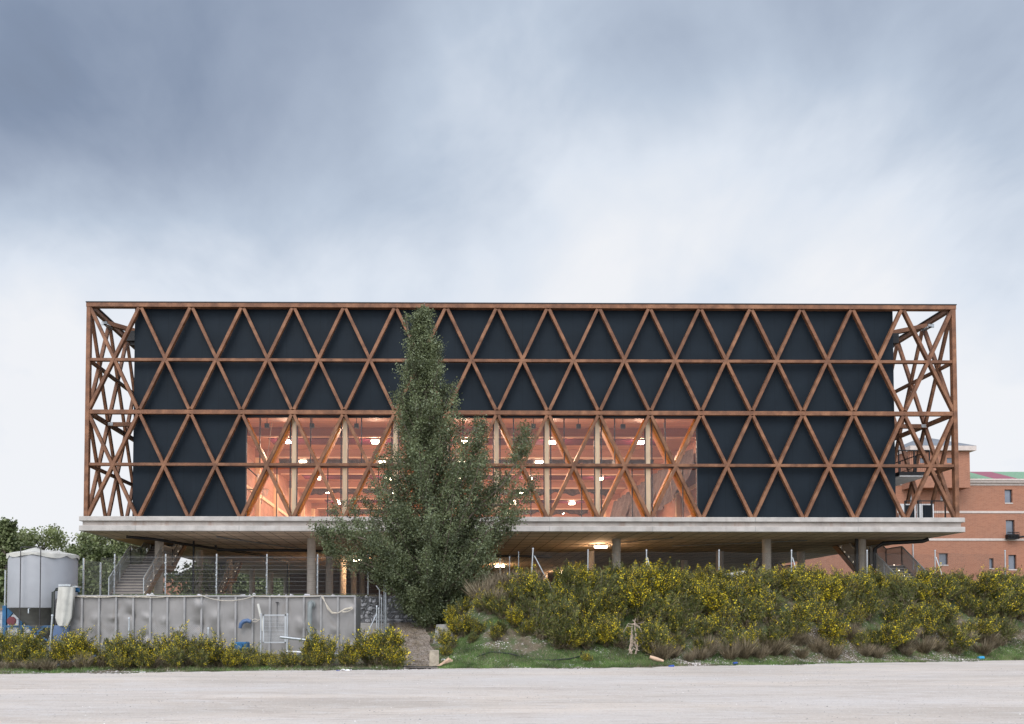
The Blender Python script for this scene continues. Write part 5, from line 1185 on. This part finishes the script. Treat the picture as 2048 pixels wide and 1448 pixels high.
for u, y, s_, k, w_ in ((905, 34.2, .62, 2, 'yellow broom shrub right of the tapered concrete block'), (935, 35.0, .55, 0, 'rounded broom shrub at the left end of the thicket'), (890, 33.2, .38, 0, 'tiny broom shrub in front of the concrete block'), (960, 36.2, .6, 2, 'tall broom shrub up the slope at the thicket left end'), (925, 37.5, .6, 4, 'broom shrub behind the concrete block under the poplar')): broom(WX(u, y), y, k, s_, w_, 'broom shrubs near the concrete block')
for u, y, s_, w_ in ((1140, 33.0, .55, 'small yellow broom on the grass inside the black hose loop'), (1128, 33.3, .5, 'small yellow broom above the black hose loop'), (1310, 33.3, .45, 'small broom right behind the pale log'), (1180, 31.9, .3, 'tiny broom tuft on the grass right of the black hose'), (1055, 34, .5, 'small broom above the middle of the black hose'), (1210, 33.6, .6, 'small broom left of the dead stalk'), (1030, 34.5, .6, 'small broom on the grass above the hose end')): broom(WX(u, y), y, 2, s_, w_, 'small broom shrubs on the grass')
# dry brush at the foot of the bank
x = 8.6
while x < 27.2:
    for _ in range(1 + (rs.random() < .5)):
        xx = x + rs.uniform(-.4, .4); y = Ye(xx) + rs.uniform(.9, 2.2)
        plant('dry_bush', xx, y, (('stalks', rs.choice(drys)),), rs.uniform(.6, 1.25), unique('dry bush %s, %s' % (slope_row(xx, y), along(876 + 1706.67 * xx / y))), 'bush', 'dry bushes along the bank foot')
    x += .62
for u, y in ((985, 38.6), (1005, 38.9), (1020, 38.2), (1040, 38.8), (1000, 37.6), (1025, 37.3), (965, 37.0), (1045, 37.7), (1060, 38.5), (985, 36)):
    plant('dry_bush', WX(u, y), y, (('stalks', rs.choice(drys)),), rs.uniform(1.0, 1.5), unique('brown twiggy bush %s, %s' % ('close to the crest' if y > 38 else 'lower on the slope', 'left of the two thin posts' if u < 1005 else 'between the thin posts' if u < 1030 else 'beside the first braced post')), 'bush', 'twiggy bushes right of the poplar')
for u in range(0, 620, 34):
    y = Ye(WX(u, 28)) + rs.uniform(.9, 1.6); plant('dry_bush', WX(u, y), y, (('stalks', rs.choice(drys)),), rs.uniform(.45, .8), unique('low brown dry bush at the verge, %s' % beside(u)), 'bush', 'dry bushes under the left broom row')

# grass, weeds, stones: uncountable
def scatter(n, xr_, off, dens=None):
    x = rng.uniform(xr_[0], xr_[1], n); ye = np.array([Ye(q) for q in x]); y = ye + off[0] + rng.random(n) ** off[2] * (off[1] - off[0])
    z = np.array([max(ground_z(a, b), 0.0) for a, b in zip(x, y)]) + np.array([wob(a, b) for a, b in zip(x, y)]) * (y > ye + .2)
    return np.stack([x, y, z], 1)
def off_path(P, m_=.62):
    px_ = np.array([pathx(max(31, q)) for q in P[:, 1]]); return P[np.abs(P[:, 0] - px_) > m_]
def patchy(P, sc, lo, seed):
    f = np.sin(P[:, 0] * sc + seed) + np.sin(P[:, 1] * sc * 1.9 + seed * 2) + np.sin((P[:, 0] + P[:, 1]) * sc * 2.7 + seed) * .7 + rng.normal(size=len(P)) * .5
    return P[f > lo]
def blades(P, h, w, m_, name, lean=.45):
    n = len(P); d = unit(np.stack([rng.normal(size=n) * lean, rng.normal(size=n) * lean, np.ones(n)], 1)); u = unit(np.cross(d, rng.normal(size=(n, 3)))); L_ = (h * rng.uniform(.4, 1.2, n))[:, None]
    return link(name, quads(name, P, u * w, d * L_ / 2, m_, tri=True), None)
g1 = off_path(scatter(26000, (-20, .6), (-.1, 2.4, 1.3))); g1 = patchy(g1, .9, -.9, 1)
g2 = off_path(scatter(80000, (-.1, 9.5), (.15, 4.8, 1.1))); g2 = patchy(g2, .8, -.7, 2)
g3 = patchy(scatter(60000, (9, 28), (-.1, 4.5, 1.4)), .9, -.1, 3)
g4 = scatter(9000, (23.5, 30), (.4, 1.8, 1.0))
tag(blades(np.concatenate([g1, g2, g3, g4]), .13, .006, M['grass'], 'grass'), 'short green grass patches along the road verge and slope', 'grass', kind='stuff')
w1 = patchy(off_path(scatter(32000, (-20, 28), (-.15, 4.0, 1.2))), 1.1, .2, 5)
tag(blades(w1, .22, .005, M['dry_grass'], 'dry_weeds', .9), 'thin brown dry weeds scattered through the verge', 'weeds', kind='stuff')
def pebbles(P, r0, r1, m_, name, lab, cat):
    n = len(P); oc = np.array([(1, 0, 0), (0, 1, 0), (-1, 0, 0), (0, -1, 0), (0, 0, 1)], float); fc = np.array([(0, 1, 4), (1, 2, 4), (2, 3, 4), (3, 0, 4)])
    s_ = rng.uniform(r0, r1, (n, 1, 1)) ** 1.0; co = P[:, None, :] + oc[None] * s_ * rng.uniform(.6, 1.3, (n, 5, 1)) * np.array([1, 1, .6]); a = rng.uniform(0, 6.28, n)
    me = bpy.data.meshes.new(name); me.vertices.add(n * 5); me.vertices.foreach_set('co', co.astype(np.float32).ravel())
    F_ = (fc[None] + np.arange(n)[:, None, None] * 5).reshape(-1); me.loops.add(len(F_)); me.loops.foreach_set('vertex_index', F_.astype(np.int32)); me.polygons.add(n * 4)
    me.polygons.foreach_set('loop_start', np.arange(0, n * 12, 3, dtype=np.int32)); me.polygons.foreach_set('loop_total', np.full(n * 4, 3, np.int32)); me.update(); me.validate(); me.materials.append(m_)
    return tag(link(name, me, None), lab, cat, kind='stuff')
s1 = patchy(scatter(12000, (-20, 28), (-.7, 1.1, 1.0)), 1.3, -.2, 8); s2 = patchy(scatter(9000, (8.5, 31), (.3, 2.3, 1.0)), 1.0, .4, 4); s3 = patchy(off_path(scatter(3500, (0, 9), (.4, 3.2, 1.0))), 1.2, .3, 6)
pebbles(np.concatenate([s1, s2, s3]), .012, .05, M['pebble'], 'verge_stones', 'pale broken stones strewn along the verge', 'stones')
xx = rng.uniform(-14, 24, 5200); yy = 10.5 + rng.random(5200) ** .8 * 20; k_ = np.array([b < Ye(a) - .1 for a, b in zip(xx, yy)]); 
pebbles(np.stack([xx, yy, np.full(len(xx), .024)], 1)[k_], .006, .022, M['pebble'], 'road_grit', 'loose grit and small stones lying on the pale gravel road', 'stones')
# dead leaves and twigs on the path
P = np.stack([rng.normal(size=5000) * .5, rng.uniform(31.0, 41.8, 5000), np.zeros(5000)], 1); P[:, 0] += np.array([pathx(q) for q in P[:, 1]]); P[:, 2] = np.array([max(ground_z(pathx(b), b), 0) for b in P[:, 1]]) + .07
tag(blades(P, .14, .006, M['twig'], 'leaf_litter', 2.5), 'brown twigs and leaf litter on the dirt path', 'litter', kind='stuff')
print('broom count', cnt)
